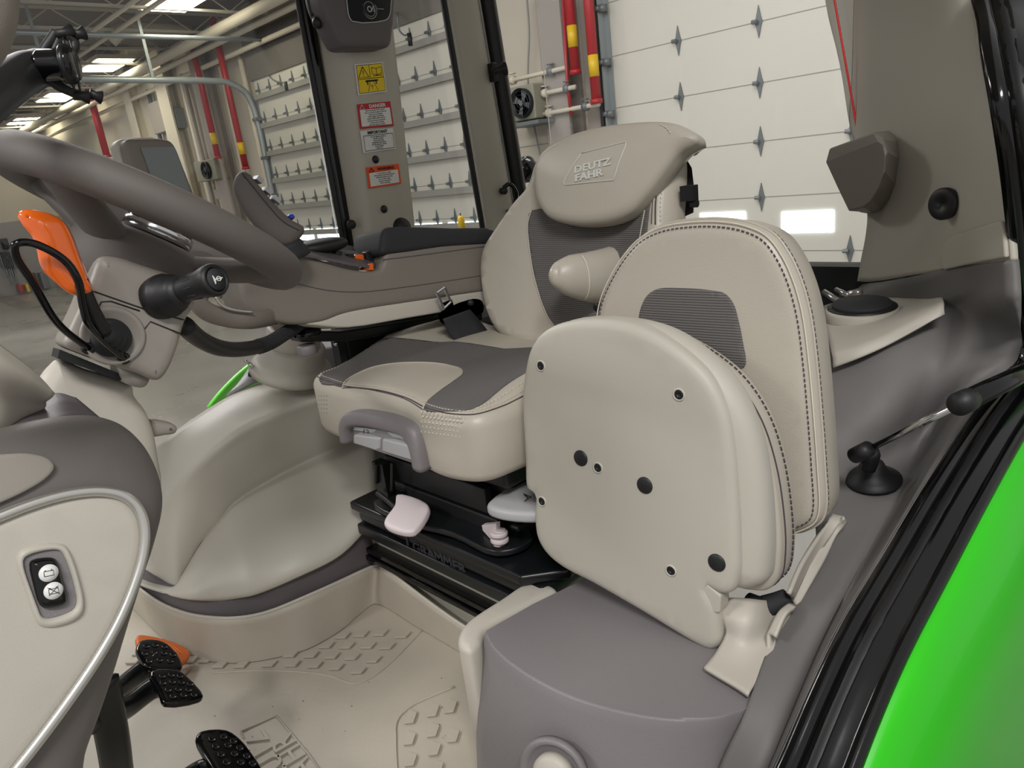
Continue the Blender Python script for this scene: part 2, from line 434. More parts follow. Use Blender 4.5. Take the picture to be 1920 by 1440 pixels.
# ================================================================== THE HALL
ZG = -1.25; XW = 7.1; ZC = 4.25; YE = 29.0
def struct(name, V, F, m, parent=None, kind=True, **k):
    o = mk(name, V, F, m, parent, **k)
    if parent is None: o['kind'] = 'structure'
    return o
def fm():
    m = bpy.data.materials.new('concrete'); m.use_nodes = True; nt = m.node_tree; b = nt.nodes['Principled BSDF']
    tc = nt.nodes.new('ShaderNodeTexCoord'); n1 = nt.nodes.new('ShaderNodeTexNoise'); n1.inputs['Scale'].default_value = .5; n1.inputs['Detail'].default_value = 7; n1.inputs['Distortion'].default_value = .25
    cr = nt.nodes.new('ShaderNodeValToRGB'); cr.color_ramp.elements[0].position = .3; cr.color_ramp.elements[0].color = srgb(120, 117, 112); cr.color_ramp.elements[1].position = .72; cr.color_ramp.elements[1].color = srgb(168, 165, 160)
    nt.links.new(tc.outputs['Object'], n1.inputs['Vector']); nt.links.new(n1.outputs['Fac'], cr.inputs[0]); nt.links.new(cr.outputs[0], b.inputs['Base Color'])
    mr = nt.nodes.new('ShaderNodeMapRange'); mr.inputs[3].default_value = .2; mr.inputs[4].default_value = .36; nt.links.new(n1.outputs['Fac'], mr.inputs[0]); nt.links.new(mr.outputs[0], b.inputs['Roughness'])
    MT['concrete'] = m
fm()
struct('floor', *b2(-9, XW+.3, -5, YE+.2, ZG-.2, ZG), 'concrete', smooth=False)
struct('ceiling', *b2(-9, XW+.3, 2.0, YE+.2, ZC, ZC+.15), 'deck', smooth=False)
struct('wall_far', *b2(-9, XW+.3, YE, YE+.2, 1.1, ZC), 'wall_cream', smooth=False)
struct('baseboard_far', *b2(-9, XW+.3, YE-.02, YE+.2, ZG, 1.1), 'wall_grey', smooth=False)
D1 = (0.9, 5.17); D2 = (7.3, 13.35); DT = 3.02
V, Fs = join([b2(XW, XW+.25, -5, D1[0], ZG, ZC), b2(XW, XW+.25, D1[1], D2[0], ZG, ZC), b2(XW, XW+.25, D2[1], YE, ZG, ZC),
              b2(XW, XW+.25, D1[0], D1[1], DT+.6, ZC), b2(XW, XW+.25, D2[0], D2[1], DT, ZC)])
struct('wall_rear', V, Fs, 'wall_cream', smooth=False)
# dark header above the far door
struct('trim_1', *b2(XW-.12, XW+.02, D2[0]-.1, D2[1]+.1, DT-.02, ZC-.02), 'deck', smooth=False)
# sectional doors
def diamond(c, s=.075):
    y, z = c; X = XW-.105
    pts = [(X, y, z+s*1.9), (X, y+s*.34, z+s*.45), (X, y+s*.5, z), (X, y+s*.34, z-s*.45), (X, y, z-s*1.9), (X, y-s*.34, z-s*.45), (X, y-s*.5, z), (X, y-s*.34, z+s*.45)]
    a = prism(pts, (.012, 0, 0)); b = latheg([(.02, 0), (.02, .05)], (X-.03, y-s*.0, z), (0, 1, 0), 8); return join([a, b])
def door(name, y0, y1, top, seams, hy, ribs, wins):
    ob = struct(name, *b2(XW-.09, XW-.03, y0, y1, ZG, top), 'door_panel', smooth=False)
    g = [b2(XW-.094, XW-.088, y0, y1, z-.004, z+.004) for z in seams]
    struct('panel_seam', *join(g), 'door_rib', ob, smooth=False)
    if ribs:
        for z in seams:
            struct('strut', *join([b2(XW-.17, XW-.094, y0+.05, y1-.05, z-.075, z-.068), b2(XW-.17, XW-.164, y0+.05, y1-.05, z-.15, z-.075), b2(XW-.17, XW-.094, y0+.05, y1-.05, z-.156, z-.15)]), 'door_rib', ob, smooth=False)
    for z in seams:
        for y in hy: struct('hinge', *diamond((y, z)), 'hinge', ob, smooth=False)
    for (a, b, c, d) in wins: struct('window_pane', *b2(XW-.1, XW-.086, a, b, c, d), 'daylight', ob, smooth=False)
    return ob
s1 = [P(1424, y, x=XW-.1)[2] for y in (40, 155, 265, 370)]; st = (s1[0]-s1[3])/3
seams1 = [s1[0]+st*k for k in range(2, 0, -1)]+[s1[0]-st*k for k in range(0, 5)]
hy1 = [P(1424, 155, x=XW-.1)[1]-.87*k for k in (-1, 0, 1, 2)]
w1 = [P(1465, 398, x=XW-.1), P(1562, 447, x=XW-.1)]; w2 = P(1312, 402, x=XW-.1); w2b = P(1397, 402, x=XW-.1)
door('door_1', D1[0], D1[1], DT+.6, seams1, hy1, False, [(w1[1][1], w1[0][1], w1[1][2]+.06, w1[0][2]), (w2b[1], w2[1], w1[1][2]+.06, w1[0][2]+.02)])
zs = [P(745, y, x=XW-.1)[2] for y in (154, 221, 289, 354)]; st2 = (zs[0]-zs[3])/3
seams2 = [zs[0]+st2*k for k in (1,)]+[zs[0]-st2*k for k in range(0, 6)]
hy2 = [P(770, 75, x=XW-.1)[1]+.42*k for k in range(-3, 12)]
zb = P(620, 428, x=XW-.1)[2]
wz = [(D2[0]+.25+.95*k, D2[0]+1.05+.95*k, zb-.33, zb) for k in range(6)]
door('door_2', D2[0], D2[1], DT, [z for z in seams2 if z < DT-.1 and z > zb-.05 or z < zb-.4], hy2[::1], True, wz)
# door tracks
def pipe(name, path, r, m, label, cat, group=None, seg=10, sm=0):
    return tag(tube(name, path, r, m, None, seg, sm), label, cat, group)
tr = thing('door_track', (XW-.15, D1[1]+.07, ZG), 'galvanized vertical track on the left edge of the large garage door behind the seats', 'door track')
mk('rail', *join([b2(XW-.22, XW-.1, D1[1]+.02, D1[1]+.035, ZG, ZC-.5), b2(XW-.12, XW-.1, D1[1]-.03, D1[1]+.12, ZG, ZC-.5)]), 'galv', tr, smooth=False)
mk('angle_bracket', *b2(XW-.24, XW-.19, D1[1]+.05, D1[1]+.09, ZG, ZC-.5), 'black_metal', tr, smooth=False)
for k in range(6):
    mk('roller', *join([latheg([(.03, 0), (.03, .05)], (XW-.22, D1[1]+.0, seams1[k]-.05), (0, 1, 0), 10), b2(XW-.24, XW-.16, D1[1]-.06, D1[1]+.02, seams1[k]-.09, seams1[k]-.02)]), 'hinge', tr)
tr = thing('door_track', (XW-.15, D2[1]+.05, ZG), 'galvanized track curving from the ribbed garage door up to the ceiling', 'door track')
yy = D2[1]+.06
pt = [(XW-.16, yy, ZG), (XW-.16, yy, 1), (XW-.16, yy, 2.45), (XW-.26, yy, 2.8), (XW-.55, yy, 2.98), (XW-.9, yy, 3.02), (5, yy, 3.05), (2.6, yy, 3.12)]
mk('rail', *tubeg(crom(pt, 6), .045, 6, True, 1.3), 'galv', tr)
mk('angle_bracket', *b2(XW-.1, XW-.02, yy-.02, yy+.14, ZG, 2.7), 'galv', tr, smooth=False)
for z in (2.3, 1.6, .9, .2, -.6): mk('wall_bracket', *b2(XW-.2, XW-.02, yy-.09, yy+.1, z, z+.06), 'hinge', tr, smooth=False)
mk('hanger', *b2(5.2, 5.25, yy, yy+.03, 3.05, ZC), 'galv', tr, smooth=False); mk('hanger', *b2(3.6, 3.65, yy, yy+.03, 3.08, ZC), 'galv', tr, smooth=False)
pipe('conduit', [(XW-.1, 12.4, 3.52), (5, 12.4, 3.52), (1.5, 12.4, 3.55)], .035, 'galv', 'galvanized horizontal conduit higher than the curving door track', 'conduit')
# wall columns
def col(y0, y1, x0, label, m='column'):
    o = mk('wall_column', *join([b2(x0, x0+.04, y0, y1, ZG, ZC), b2(x0+.04, XW, (y0+y1)/2-.03, (y0+y1)/2+.03, ZG, ZC), b2(XW-.05, XW+.01, y0, y1, ZG, ZC)]), m, smooth=False)
    tag(o, label, 'column')
col(5.66, 6.02, XW-.3, 'brown steel wall column right of the fan heater')
col(5.28, 5.5, XW-.16, 'narrow steel column beside the large garage door track')
col(16.9, 17.5, XW-.3, 'steel wall column just left of the ribbed garage door', 'pipe_cream')
col(19.2, 19.6, XW-.3, 'steel wall column nearest the hanging terminal screen', 'pipe_cream')
# red sprinkler pipes
def yz(px, py, x=XW-.35): return P(px, py, x=x)
def redp(a, b, r, label, up=True):
    A = yz(*a); B = yz(*b); o = thing('sprinkler_pipe', (A[0], A[1], min(A[2], B[2])), label, 'pipe', 'red sprinkler pipes on the rear wall')
    mk('pipe', *tubeg([(A[0], (A[1]+B[1])/2, B[2]), (A[0], (A[1]+B[1])/2, A[2]+(1.2 if up else 0))], r, 12), 'pipe_red', o)
    mk('collar', *latheg([(r*1.25, 0), (r*1.25, .05)], (A[0], (A[1]+B[1])/2, B[2]), (0, 0, 1), 12), 'pipe_red', o)
    if r < .08: mk('yellow_label', *latheg([(r*1.03, 0), (r*1.03, .22)], (A[0], (A[1]+B[1])/2, B[2]+.28), (0, 0, 1), 12), 'yellow', o)
    return o
redp((1069, 0), (1078, 140), .055, 'thick red sprinkler pipe, left of the pair beside the large garage door')
redp((1106, 0), (1116, 195), .055, 'thick red sprinkler pipe nearest the large garage door track')
redp((380, 155), (406, 298), .06, 'red sprinkler pipe on the wall left of the ribbed garage door')
redp((430, 160), (458, 318), .06, 'red sprinkler pipe between wall column and ribbed garage door')
redp((186, 235), (200, 295), .09, 'distant red pipe behind the steering wheel rim')
pipe('riser_pipe', [yz(1056, 0), yz(1064, 160), yz(1072, 215)], .02, 'pipe_red', 'thin dark red pipe beside the thick red sprinkler pipes', 'pipe')
# yellowed branch pipes and valve
for (a, b, lab) in [((930, 143), (1062, 143), 'upper horizontal cream pipe above the fan heater'), ((1003, 170), (1080, 172), 'short cream pipe leaving the top of the fan heater'), ((1000, 208), (1125, 205), 'lower cream pipe with valves right of the fan heater')]:
    A = yz(*a); B = yz(*b); z = (A[2]+B[2])/2
    o = thing('branch_pipe', (XW-.35, B[1], z), lab, 'pipe'); mk('pipe', *tubeg([(XW-.35, A[1], z), (XW-.35, B[1], z)], .026, 10), 'pipe_cream', o)
    for t in (.25, .8):
        y = A[1]+(B[1]-A[1])*t; mk('valve', *join([latheg([(.05, -.03), (.05, .03)], (XW-.35, y, z), (0, 1, 0), 12), latheg([(.045, .05), (.045, .062)], (XW-.35, y, z+.02), (0, 0, 1), 12)]), 'hinge' if t > .5 else 'pipe_cream', o)
# fan heater
def heater(a, b, label, x=XW-.5):
    A = P(*a, x=x); B = P(*b, x=x); y0, y1 = B[1], A[1]; z0, z1 = B[2], A[2]
    o = thing('fan_heater', ((x+XW)/2, (y0+y1)/2, z0), label, 'heater')
    mk('body', *b2(x, XW-.1, y0, y1, z0, z1), 'heater', o, smooth=False, bevel=.02)
    c = ((x-.005), y0+(y1-y0)*.36, (z0+z1)/2); r = (z1-z0)*.42
    mk('fan_ring', *latheg([(r, 0), (r, -.06), (r*.92, -.06), (r*.92, 0)], c, (1, 0, 0), 28), 'black', o)
    g = []
    for k in range(4):
        t = k*math.pi/2+.4; d = np.array([0, math.cos(t), math.sin(t)]); e = np.array([0, -math.sin(t), math.cos(t)])
        g.append(prism([np.array(c)+d*r*.1-e*r*.06-np.array([.02, 0, 0]), np.array(c)+d*r*.85-e*r*.3-np.array([.03, 0, 0]), np.array(c)+d*r*.85+e*r*.25-np.array([.01, 0, 0]), np.array(c)+d*r*.1+e*r*.1-np.array([.02, 0, 0])], (.004, 0, 0)))
    mk('fan_blades', *join(g+[latheg([(r*.2, 0), (r*.2, -.05)], c, (1, 0, 0), 16)]), 'hinge', o, smooth=False)
    for q in (.3, .55, .8, 1.0): mk('guard_wire', *tubeg([np.array(c)+np.array([-.065, math.cos(t)*r*q, math.sin(t)*r*q]) for t in np.linspace(0, 2*math.pi, 28)], .004, 5), 'black_metal', o)
    return o
heater((945, 168), (1005, 222), 'grey fan heater on the wall between the two garage doors')
heater((362, 305), (408, 336), 'small dark fan heater low on the wall left of the ribbed garage door', XW-.4)
o = tag(mk('heater_shelf', *join([b2(XW-.6, XW, P(1020, 225, x=XW-.5)[1], P(935, 235, x=XW-.5)[1], P(980, 228, x=XW-.5)[2]-.05, P(980, 228, x=XW-.5)[2]-.01)]), 'hinge', smooth=False), 'steel shelf bracket carrying the grey fan heater', 'bracket')
pipe('cable', [P(988, 0, x=XW-.1), P(992, 60, x=XW-.1), P(990, 150, x=XW-.1), P(1000, 230, x=XW-.1), P(1014, 300, x=XW-.1), P(1020, 420, x=XW-.1)], .012, 'wall_grey', 'thin blue-grey cable hanging down the wall past the fan heater', 'cable', sm=5)
pipe('conduit', [P(1025, -40, x=XW-.1), P(1034, 230, x=XW-.1), P(1036, 400, x=XW-.1)], .02, 'galv', 'vertical conduit on the wall right of the blue-grey cable', 'conduit')
for (px, y0, y1, m, lab) in [(300, 190, 330, 'galv', 'thin vertical conduit behind the terminal screen'), (345, 170, 420, 'pipe_cream', 'cream downpipe between terminal screen and small dark heater'), (352, 180, 420, 'column', 'grey downpipe left of the small dark heater'), (425, 180, 420, 'pipe_cream', 'cream downpipe between the two red pipes left of the ribbed door'), (470, 200, 420, 'pipe_cream', 'cream downpipe next to the curving door track'), (285, 200, 300, 'hinge', 'dark downpipe left of the terminal screen top')]:
    A = yz(px, y0, XW-.12); pipe('downpipe', [(XW-.12, A[1], ZG), (XW-.12, A[1], 3.6)], .05, m, lab, 'pipe')
mk_ = lambda a, b, m, lab, cat, x=XW-.12: tag(mk('wall_box', *b2(x-.12, XW-.01, P(*b, x=x)[1], P(*a, x=x)[1], P(*b, x=x)[2], P(*a, x=x)[2]), m, smooth=False, bevel=.02), lab, cat)
mk_((285, 195), (322, 245), 'column', 'grey electrical cabinet high on the wall above the terminal screen', 'cabinet')
mk_((325, 205), (345, 240), 'hinge', 'small dark electrical box beside the grey cabinet on the rear wall', 'box')
mk_((310, 345), (330, 375), 'hinge', 'dark switch box low on the wall behind the terminal screen', 'box')
mk_((410, 355), (425, 372), 'wall_grey', 'grey switch box under the small dark heater', 'box')
col(15.0, 15.5, XW-.3, 'steel wall column between the small heater and the red sprinkler pipes', 'column')
# block courses behind heater
V, Fs = join([b2(XW-.006, XW+.001, D1[1]+.1, D2[0]-.05, z, z+.012) for z in np.arange(ZG+.2, 1.2, .2)])
struct('trim_2', V, Fs, 'wall_grey', smooth=False)
struct('trim_3', *b2(XW-.02, XW+.02, D2[0]-.3, D2[0]-.02, ZG, ZC), 'deck', smooth=False)
# ceiling joists and pipes
for k, y in enumerate(np.arange(9.2, 28, 1.55)):
    x1 = XW; g = [b2(-2, x1, y-.03, y+.03, ZC-.06, ZC-.02), b2(-2, x1, y-.03, y+.03, ZC-.36, ZC-.32)]
    xs = np.arange(0, x1, .45)
    for i, xa in enumerate(xs):
        za, zb_ = (ZC-.04, ZC-.34) if i % 2 else (ZC-.34, ZC-.04); g.append(tubeg([(xa, y, za), (xa+.45, y, zb_)], .012, 5))
    tag(mk('ceiling_joist', *join(g), 'joist', smooth=False), 'open-web steel joist crossing under the hall ceiling', 'joist', 'open-web steel joists under the hall ceiling')
for (x, z, r, m, lab) in [(6.35, 3.78, .09, 'pipe_cream', 'thickest cream pipe running along under the hall ceiling'), (6.62, 3.7, .055, 'pipe_cream', 'thinner cream pipe right beside the thickest ceiling pipe'), (6.85, 3.5, .045, 'pipe_cream', 'lowest cream pipe along the rear wall under the ceiling'),
                          (5.0, 3.9, .035, 'pipe_cream', 'thin cream pipe left of the ceiling lamps, nearest them'), (4.65, 3.9, .035, 'pipe_cream', 'outermost thin cream pipe left of the ceiling lamps')]:
    pipe('ceiling_pipe', [(x, 8.0, z), (x, YE-.1, z)], r, m, lab, 'pipe', 'pipes under the ceiling')
a = P(195, 65, z=3.85); b = P(385, 62, z=3.85)
pipe('exhaust_duct', [P(205, 75, z=3.85), P(225, 58, z=3.98), P(260, 56, z=3.98), P(355, 60, z=3.98)], .13, 'joist', 'fat cream exhaust duct bending below the ceiling between the joists', 'duct', sm=6, seg=18)
# lamps
for (px, py, lab) in [(199, 124, 'bright rectangular ceiling lamp, nearest whole one, left of the steering wheel rim'), (109, 184, 'middle one of the ceiling lamps beside the strapped black handle'), (47, 228, 'farthest small ceiling lamp near the far wall'), (338, 2, 'ceiling lamp cut off by the top edge of the picture')]:
    c = P(px, py, z=ZC-.28); s = 1.0
    o = thing('ceiling_lamp', c, lab, 'lamp', 'ceiling lamps')
    mk('housing', *b2(c[0]-.38, c[0]+.38, c[1]-.75, c[1]+.75, c[2]+.02, c[2]+.1), 'wall_cream', o, smooth=False)
    mk('diffuser', *b2(c[0]-.34, c[0]+.34, c[1]-.7, c[1]+.7, c[2]-.0, c[2]+.02), 'lamp', o, smooth=False)
    mk('hanger_chain', *join([tubeg([(c[0]+i, c[1]+j, c[2]+.1), (c[0]+i, c[1]+j, ZC)], .006, 5) for i in (-.3, .3) for j in (-.6, .6)]), 'galv', o)
# things along the far wall
def fbox(name, px0, py0, px1, py1, m, lab, cat, y=YE-.6, dep=.5):
    A = P(px0, py0, y=y); B = P(px1, py1, y=y)
    return tag(mk(name, *b2(A[0], B[0], y, y+dep, max(B[2], ZG), A[2]), m, smooth=False, bevel=.03), lab, cat)
fbox('waste_bin', 34, 534, 47, 548, 'pipe_red', 'small red bin on the floor at the far grey wall', 'bin')
fbox('waste_bin', 47, 533, 58, 547, 'yellow', 'small yellow bin on the floor at the far grey wall', 'bin')
fbox('tool_cart', 74, 512, 96, 540, 'hinge', 'dark tool cart at the far wall behind the guard wire', 'cart')
fbox('waste_bin', 60, 512, 76, 542, 'black', 'tall dark bin beside the tool cart at the far wall', 'bin')
fbox('wall_cabinet', 2, 448, 20, 466, 'black', 'black wall box hanging on the grey far wall', 'box', YE-.3, .3)
o = thing('fire_extinguisher', P(163, 508, x=XW-.25), 'red fire extinguisher on the far wall behind the orange lever', 'fire extinguisher')
c = P(163, 508, x=XW-.25); mk('tank', *latheg([(.12, 0), (.16, .03), (.16, .5), (.08, .6), (.05, .62)], c, (0, 0, 1), 16), 'pipe_red', o); mk('nozzle', *b2(c[0]-.05, c[0]+.2, c[1]-.05, c[1]+.05, c[2]+.62, c[2]+.72), 'black', o, smooth=False)
g = []
for k in range(7): 
    q = P(2+k*3.2, 490, y=YE-.2); g.append(b2(q[0], q[0]+.07, q[1], q[1]+.05, q[2]-.5*((k % 3)+1)/2, q[2]+.3))
tag(mk('hanging_tools', *join(g), 'hinge', smooth=False), 'row of small tools hanging on the grey far wall at the left', 'tools')
o = struct('door_3', *join([b2(P(158, 420, y=YE)[0], P(180, 420, y=YE)[0], YE-.06, YE-.01, ZG, P(165, 420, y=YE)[2])]), 'wall_cream', smooth=False)
# yellow beacon and stands outside the right window
o = thing('beacon', P(865, 417, y=2.6), 'small yellow beacon seen through the right rear side window', 'beacon'); c = P(865, 417, y=2.6)
mk('dome', *latheg([(.016, -.03), (.017, .012), (.014, .026), (.005, .032)], c, (0, 0, 1), 16), 'yellow', o); mk('stem', *latheg([(.006, ZG-c[2]), (.006, .0)], c, (0, 0, 1), 8), 'black', o); mk('tip', *latheg([(.004, .03), (.004, .045)], c, (0, 0, 1), 8), 'hinge', o)

# ================================================================== THE CAB SHELL
YW = 1.78; XR = 1.95
# glass
def pane(name, quad, m='glass', th=.005):
    return struct(name, *prism(quad, th*_n(np.cross(quad[1]-quad[0], quad[2]-quad[0]))), m, smooth=False)
def v3(*a): return np.array(a, float)
b0 = P(562, 0, y=YW); b1 = P(645, 440, y=YW)
pane('window_1', [v3(-.7, YW+.03, .30), v3(1.12, YW+.03, .30), v3(b1[0]-.005, YW+.03, b1[2]), v3(b0[0]+.005, YW+.03, b0[2]), v3(b0[0]-.03, YW+.03, 1.75), v3(-.7, YW+.03, 1.75)])
c0 = P(722, 0, y=YW); c1 = P(772, 425, y=YW); e0 = P(835, 0, y=YW); e1 = P(908, 420, y=YW)
pane('window_2', [c1+v3(-.04, .03, -.05), e1+v3(.03, .03, -.05), e0+v3(.0, .03, .3), c0+v3(-.04, .03, .3)])
r0 = P(1560, -10, x=XR); r1 = P(1640, 425, x=XR)
pane('window_3', [v3(XR+.03, 1.74, .60), v3(XR+.03, .5, .60), v3(XR+.03, .5, 1.8), v3(XR+.03, 1.74, 1.8)], 'glass_dusty')
# black glazing edges of the side windows
def band(name, rows, m, **k): return tag(sheet(name, rows, m, None, **k), kind='structure')
def ln(a, b, y, n=5): return [P(a[0]+(b[0]-a[0])*i/(n-1), a[1]+(b[1]-a[1])*i/(n-1), y=y) for i in range(n)]
def rot_ext(l): # carry a post on upwards beyond the frame
    d = l[0]-l[-1]; return [l[0]+_n(d)*.35]+l
# B pillar: left face, ridge, sticker face, right edge
pil = [rot_ext(ln((562, 0), (648, 462), YW)), rot_ext(ln((575, 0), (657, 462), YW+.01)), rot_ext(ln((640, 0), (694, 462), YW-.075)), rot_ext(ln((655, 0), (706, 462), YW-.082)), rot_ext(ln((690, 0), (741, 462), YW-.077)), rot_ext(ln((722, 0), (774, 462), YW-.07)), rot_ext(ln((729, 0), (780, 462), YW+.02))]
RB = [r[:] for r in pil]
V, Fs = gridg(pil[1:], 3, 4)
def colrow(rows):
    A = np.array(rows); return [list(A[:, i]) for i in range(A.shape[1])]
for r_ in RB: 
    r_.append(r_[-1]+_n(r_[-1]-r_[-3])*.25)
sheet('trim_4', [[r_[i] for r_ in RB[1:]] for i in range(len(RB[0]))], 'pillar_beige', None, .006, 4, 3)['kind'] = 'structure'
sheet('trim_5', [[RB[0][i], RB[1][i]-v3(0, .012, 0)] for i in range(len(RB[0]))], 'black_gloss', None, .02, 2, 3)['kind'] = 'structure'
struct('trim_6', *tubeg([RB[0][i]+v3(-.004, 0, 0) for i in range(len(RB[0]))], .009, 8), 'black')
# C pillar
c_l = rot_ext(ln((832, 0), (912, 462), YW)); c_a = rot_ext(ln((845, 0), (922, 462), YW-.04)); c_b = rot_ext(ln((888, 0), (966, 462), YW-.045)); c_c = rot_ext(ln((896, 0), (974, 462), YW+.0))
for r_ in (c_l, c_a, c_b, c_c): r_.append(r_[-1]+_n(r_[-1]-r_[-3])*.25)
sheet('trim_7', [[a, b, c, d] for a, b, c, d in zip(c_l, c_a, c_b, c_c)], 'pillar_beige', None, .006, 4, 2)['kind'] = 'structure'
struct('trim_8', *tubeg([p+v3(-.008, -.012, 0) for p in c_l], .014, 8), 'black')
struct('trim_9', *tubeg([p+v3(.03, -.012, 0) for p in c_c], .024, 8, True, 1.2), 'black')
# rear left corner pillar panel
def C(px, py, t):    # points on the slanting corner panel: t=0 at the rear glass, t=1 at the door frame
    return P(px, py, pl=((XR, .70, 1.0), (-.6, .8, 0)))
rows = []
edge = [((1556, -60), (1822, -60)), ((1560, 0), (1832, 0)), ((1588, 120), (1856, 120)), ((1608, 240), (1875, 220)), ((1632, 330), (1888, 330)), ((1641, 400), (1895, 400)), ((1638, 440), (1899, 440)), ((1628, 490), (1902, 470)), ((1621, 530), (1903, 487))]
for (a, b) in edge:
    r_ = [C(a[0]+(b[0]-a[0])*t, a[1]+(b[1]-a[1])*t, t) for t in (0, .04, .3, .6, .96, 1)]
    r_[0] = r_[0]+v3(.02, .02, 0); r_[-1] = r_[-1]+v3(.02, -.005, 0)*(1 if b[1] < 300 else 0)
    rows.append(r_)
sheet('trim_10', rows, 'pillar_beige', None, .01, 4, 4)['kind'] = 'structure'
o = sheet('reflection_strip', [[P(1563+t*44, t*250, x=XR-.005)+v3(0, -.004*i, 0) for i in (0, 1)] for t in (-.2, 0, .25, .5, .75, 1)], 'red_reflection', None, .004, 2, 3); o['kind'] = 'structure'  # red reflection along the rear glass edge, put in as a coloured strip
# lower panel step in pillar: slightly raised darker block
# under-window black sill at rear
struct('trim_12', *join([b2(XR-.02, XR+.05, .5, 1.74, .44, .63)]), 'black', smooth=False)
# rear left lower side: grey panel

def Cp(px, py): return C(px, py, 0)
YS = [(1460, 1440, .30), (1580, 1180, .295), (1640, 1150, .29), (1740, 905, .275), (1815, 790, .265), (1880, 712, .257), (1905, 670, .252), (1912, 632, .25), (1903, 487, .246)]
rows = [[Cp(1621, 536), Cp(1700, 520), Cp(1775, 503), Cp(1835, 495), Cp(1903, 487)],
        [P(1540, 560, x=1.82)-v3(0, 0, .05), P(1690, 552, x=1.78)-v3(0, 0, .05), Cp(1774, 552)-v3(0, 0, .01), Cp(1836, 535), Cp(1906, 520)],
        [P(1520, 690, x=1.37)-v3(0, 0, .015), P(1665, 627, x=1.41)-v3(-.01, 0, .015), Cp(1774, 574)-v3(0, 0, .01), Cp(1837, 565), Cp(1908, 560)],
        [P(1510, 730, x=1.31), P(1660, 700, x=1.36), P(1765, 660, x=1.43), P(1835, 625, x=1.44), P(1913, 632, y=.25)],
        [P(1520, 810, x=1.25), P(1650, 785, x=1.30), P(1730, 735, x=1.39), P(1800, 700, x=1.42), P(1906, 672, y=.252)],
        [P(1530, 910, z=.385), P(1640, 865, z=.39), P(1690, 835, z=.40), P(1745, 800, z=.415), P(1830, 775, y=.265)],
        [P(1530, 985, z=.352), P(1610, 960, z=.36), P(1655, 940, z=.365), P(1695, 925, z=.37), P(1745, 905, y=.275)],
        [P(1530, 1050, z=.322), P(1570, 1045, z=.33), P(1605, 1040, z=.335), P(1635, 1035, z=.335), P(1668, 1035, y=.285)],
        [P(1455, 1190, z=.285), P(1490, 1190, z=.292), P(1525, 1190, z=.295), P(1555, 1185, z=.29), P(1582, 1180, y=.293)],
        [P(1400, 1332, z=.268), P(1435, 1325, z=.272), P(1470, 1315, z=.272), P(1500, 1310, z=.265), P(1522, 1305, y=.298)],
        [P(1360, 1420, z=.215), P(1395, 1425, z=.225), P(1425, 1428, z=.232), P(1450, 1430, z=.23), P(1468, 1430, y=.30)],
        [P(1330, 1500, z=.15), P(1360, 1510, z=.16), P(1388, 1515, z=.17), P(1410, 1518, z=.17), P(1425, 1520, y=.30)]]
struct('trim_13', *gridg(rows, 4, 4), 'grey_side', None, solid=.012, soff=0)
# door seals: glossy black runs following the door opening
SP = [(1425, 1520, .30), (1468, 1430, .30), (1522, 1305, .298), (1582, 1180, .293), (1668, 1035, .285), (1745, 905, .275), (1830, 775, .265), (1880, 712, .257), (1906, 672, .252), (1914, 632, .25), (1909, 560, .248), (1902, 480, .246), (1886, 330, .25), (1868, 200, .262), (1850, 90, .29), (1834, 0, .33), (1822, -60, .35)]
base = [P(a, b, y=y) for a, b, y in SP]
def shift(dy, dout): # outwards from the opening, and towards the outside of the cab
    out = []; 
    for i, p in enumerate(base):
        t = _n(base[min(i+1, len(base)-1)]-base[max(i-1, 0)]); o_ = np.array([t[2], 0, -t[0]]); out.append(p+np.array([0, -dy, 0])+_n(o_)*dout)
    return out
struct('trim_14', *tubeg(crom(shift(.004, .008), 5), .014, 10), 'black_gloss')
struct('trim_15', *tubeg(crom(shift(.030, .014), 5), .014, 10), 'black')
o = sheet('trim_16', [[a, b, c] for a, b, c in zip(shift(.0, .012), shift(.035, .004), shift(.065, .018))], 'black_gloss', None, .006, 3, 3); o['kind'] = 'structure'
struct('trim_17', *tubeg(crom(shift(.062, .020), 5), .012, 10), 'black_gloss')
o = sheet('trim_18', [[a, b, c] for a, b, c in zip(shift(.062, .02)[9:], shift(.08, .05)[9:], shift(.08, .16)[9:])], 'black_gloss', None, .006, 3, 3); o['kind'] = 'structure'
# green outer fender
A_ = shift(.070, .022)[:11]; B_ = shift(.085, .030)[:11]; C_ = shift(.12, .10)[:11]; D_ = shift(.14, .26)[:11]; E_ = shift(.14, 1.0)[:11]
o = sheet('fender', [[a, b, c, d, e] for a, b, c, d, e in zip(A_, B_, C_, D_, E_)], 'green', None, .006, 4, 4)
tag(o, 'bright green painted fender outside the black door seal at the right edge', 'fender')

# inner walls of the cab below the windows
struct('wall_rear_inner', *join([b2(XR-.03, XR+.04, .45, 1.80, -.02, .50)]), 'black', smooth=False)
struct('wall_right_inner', *join([b2(1.02, XR+.04, 1.74, 1.80, -.02, .80)]), 'grey_side', smooth=False)

struct('ceiling_cab', *b2(-.75, 2.05, .28, 1.85, 1.85, 1.93), 'pillar_beige', smooth=False)

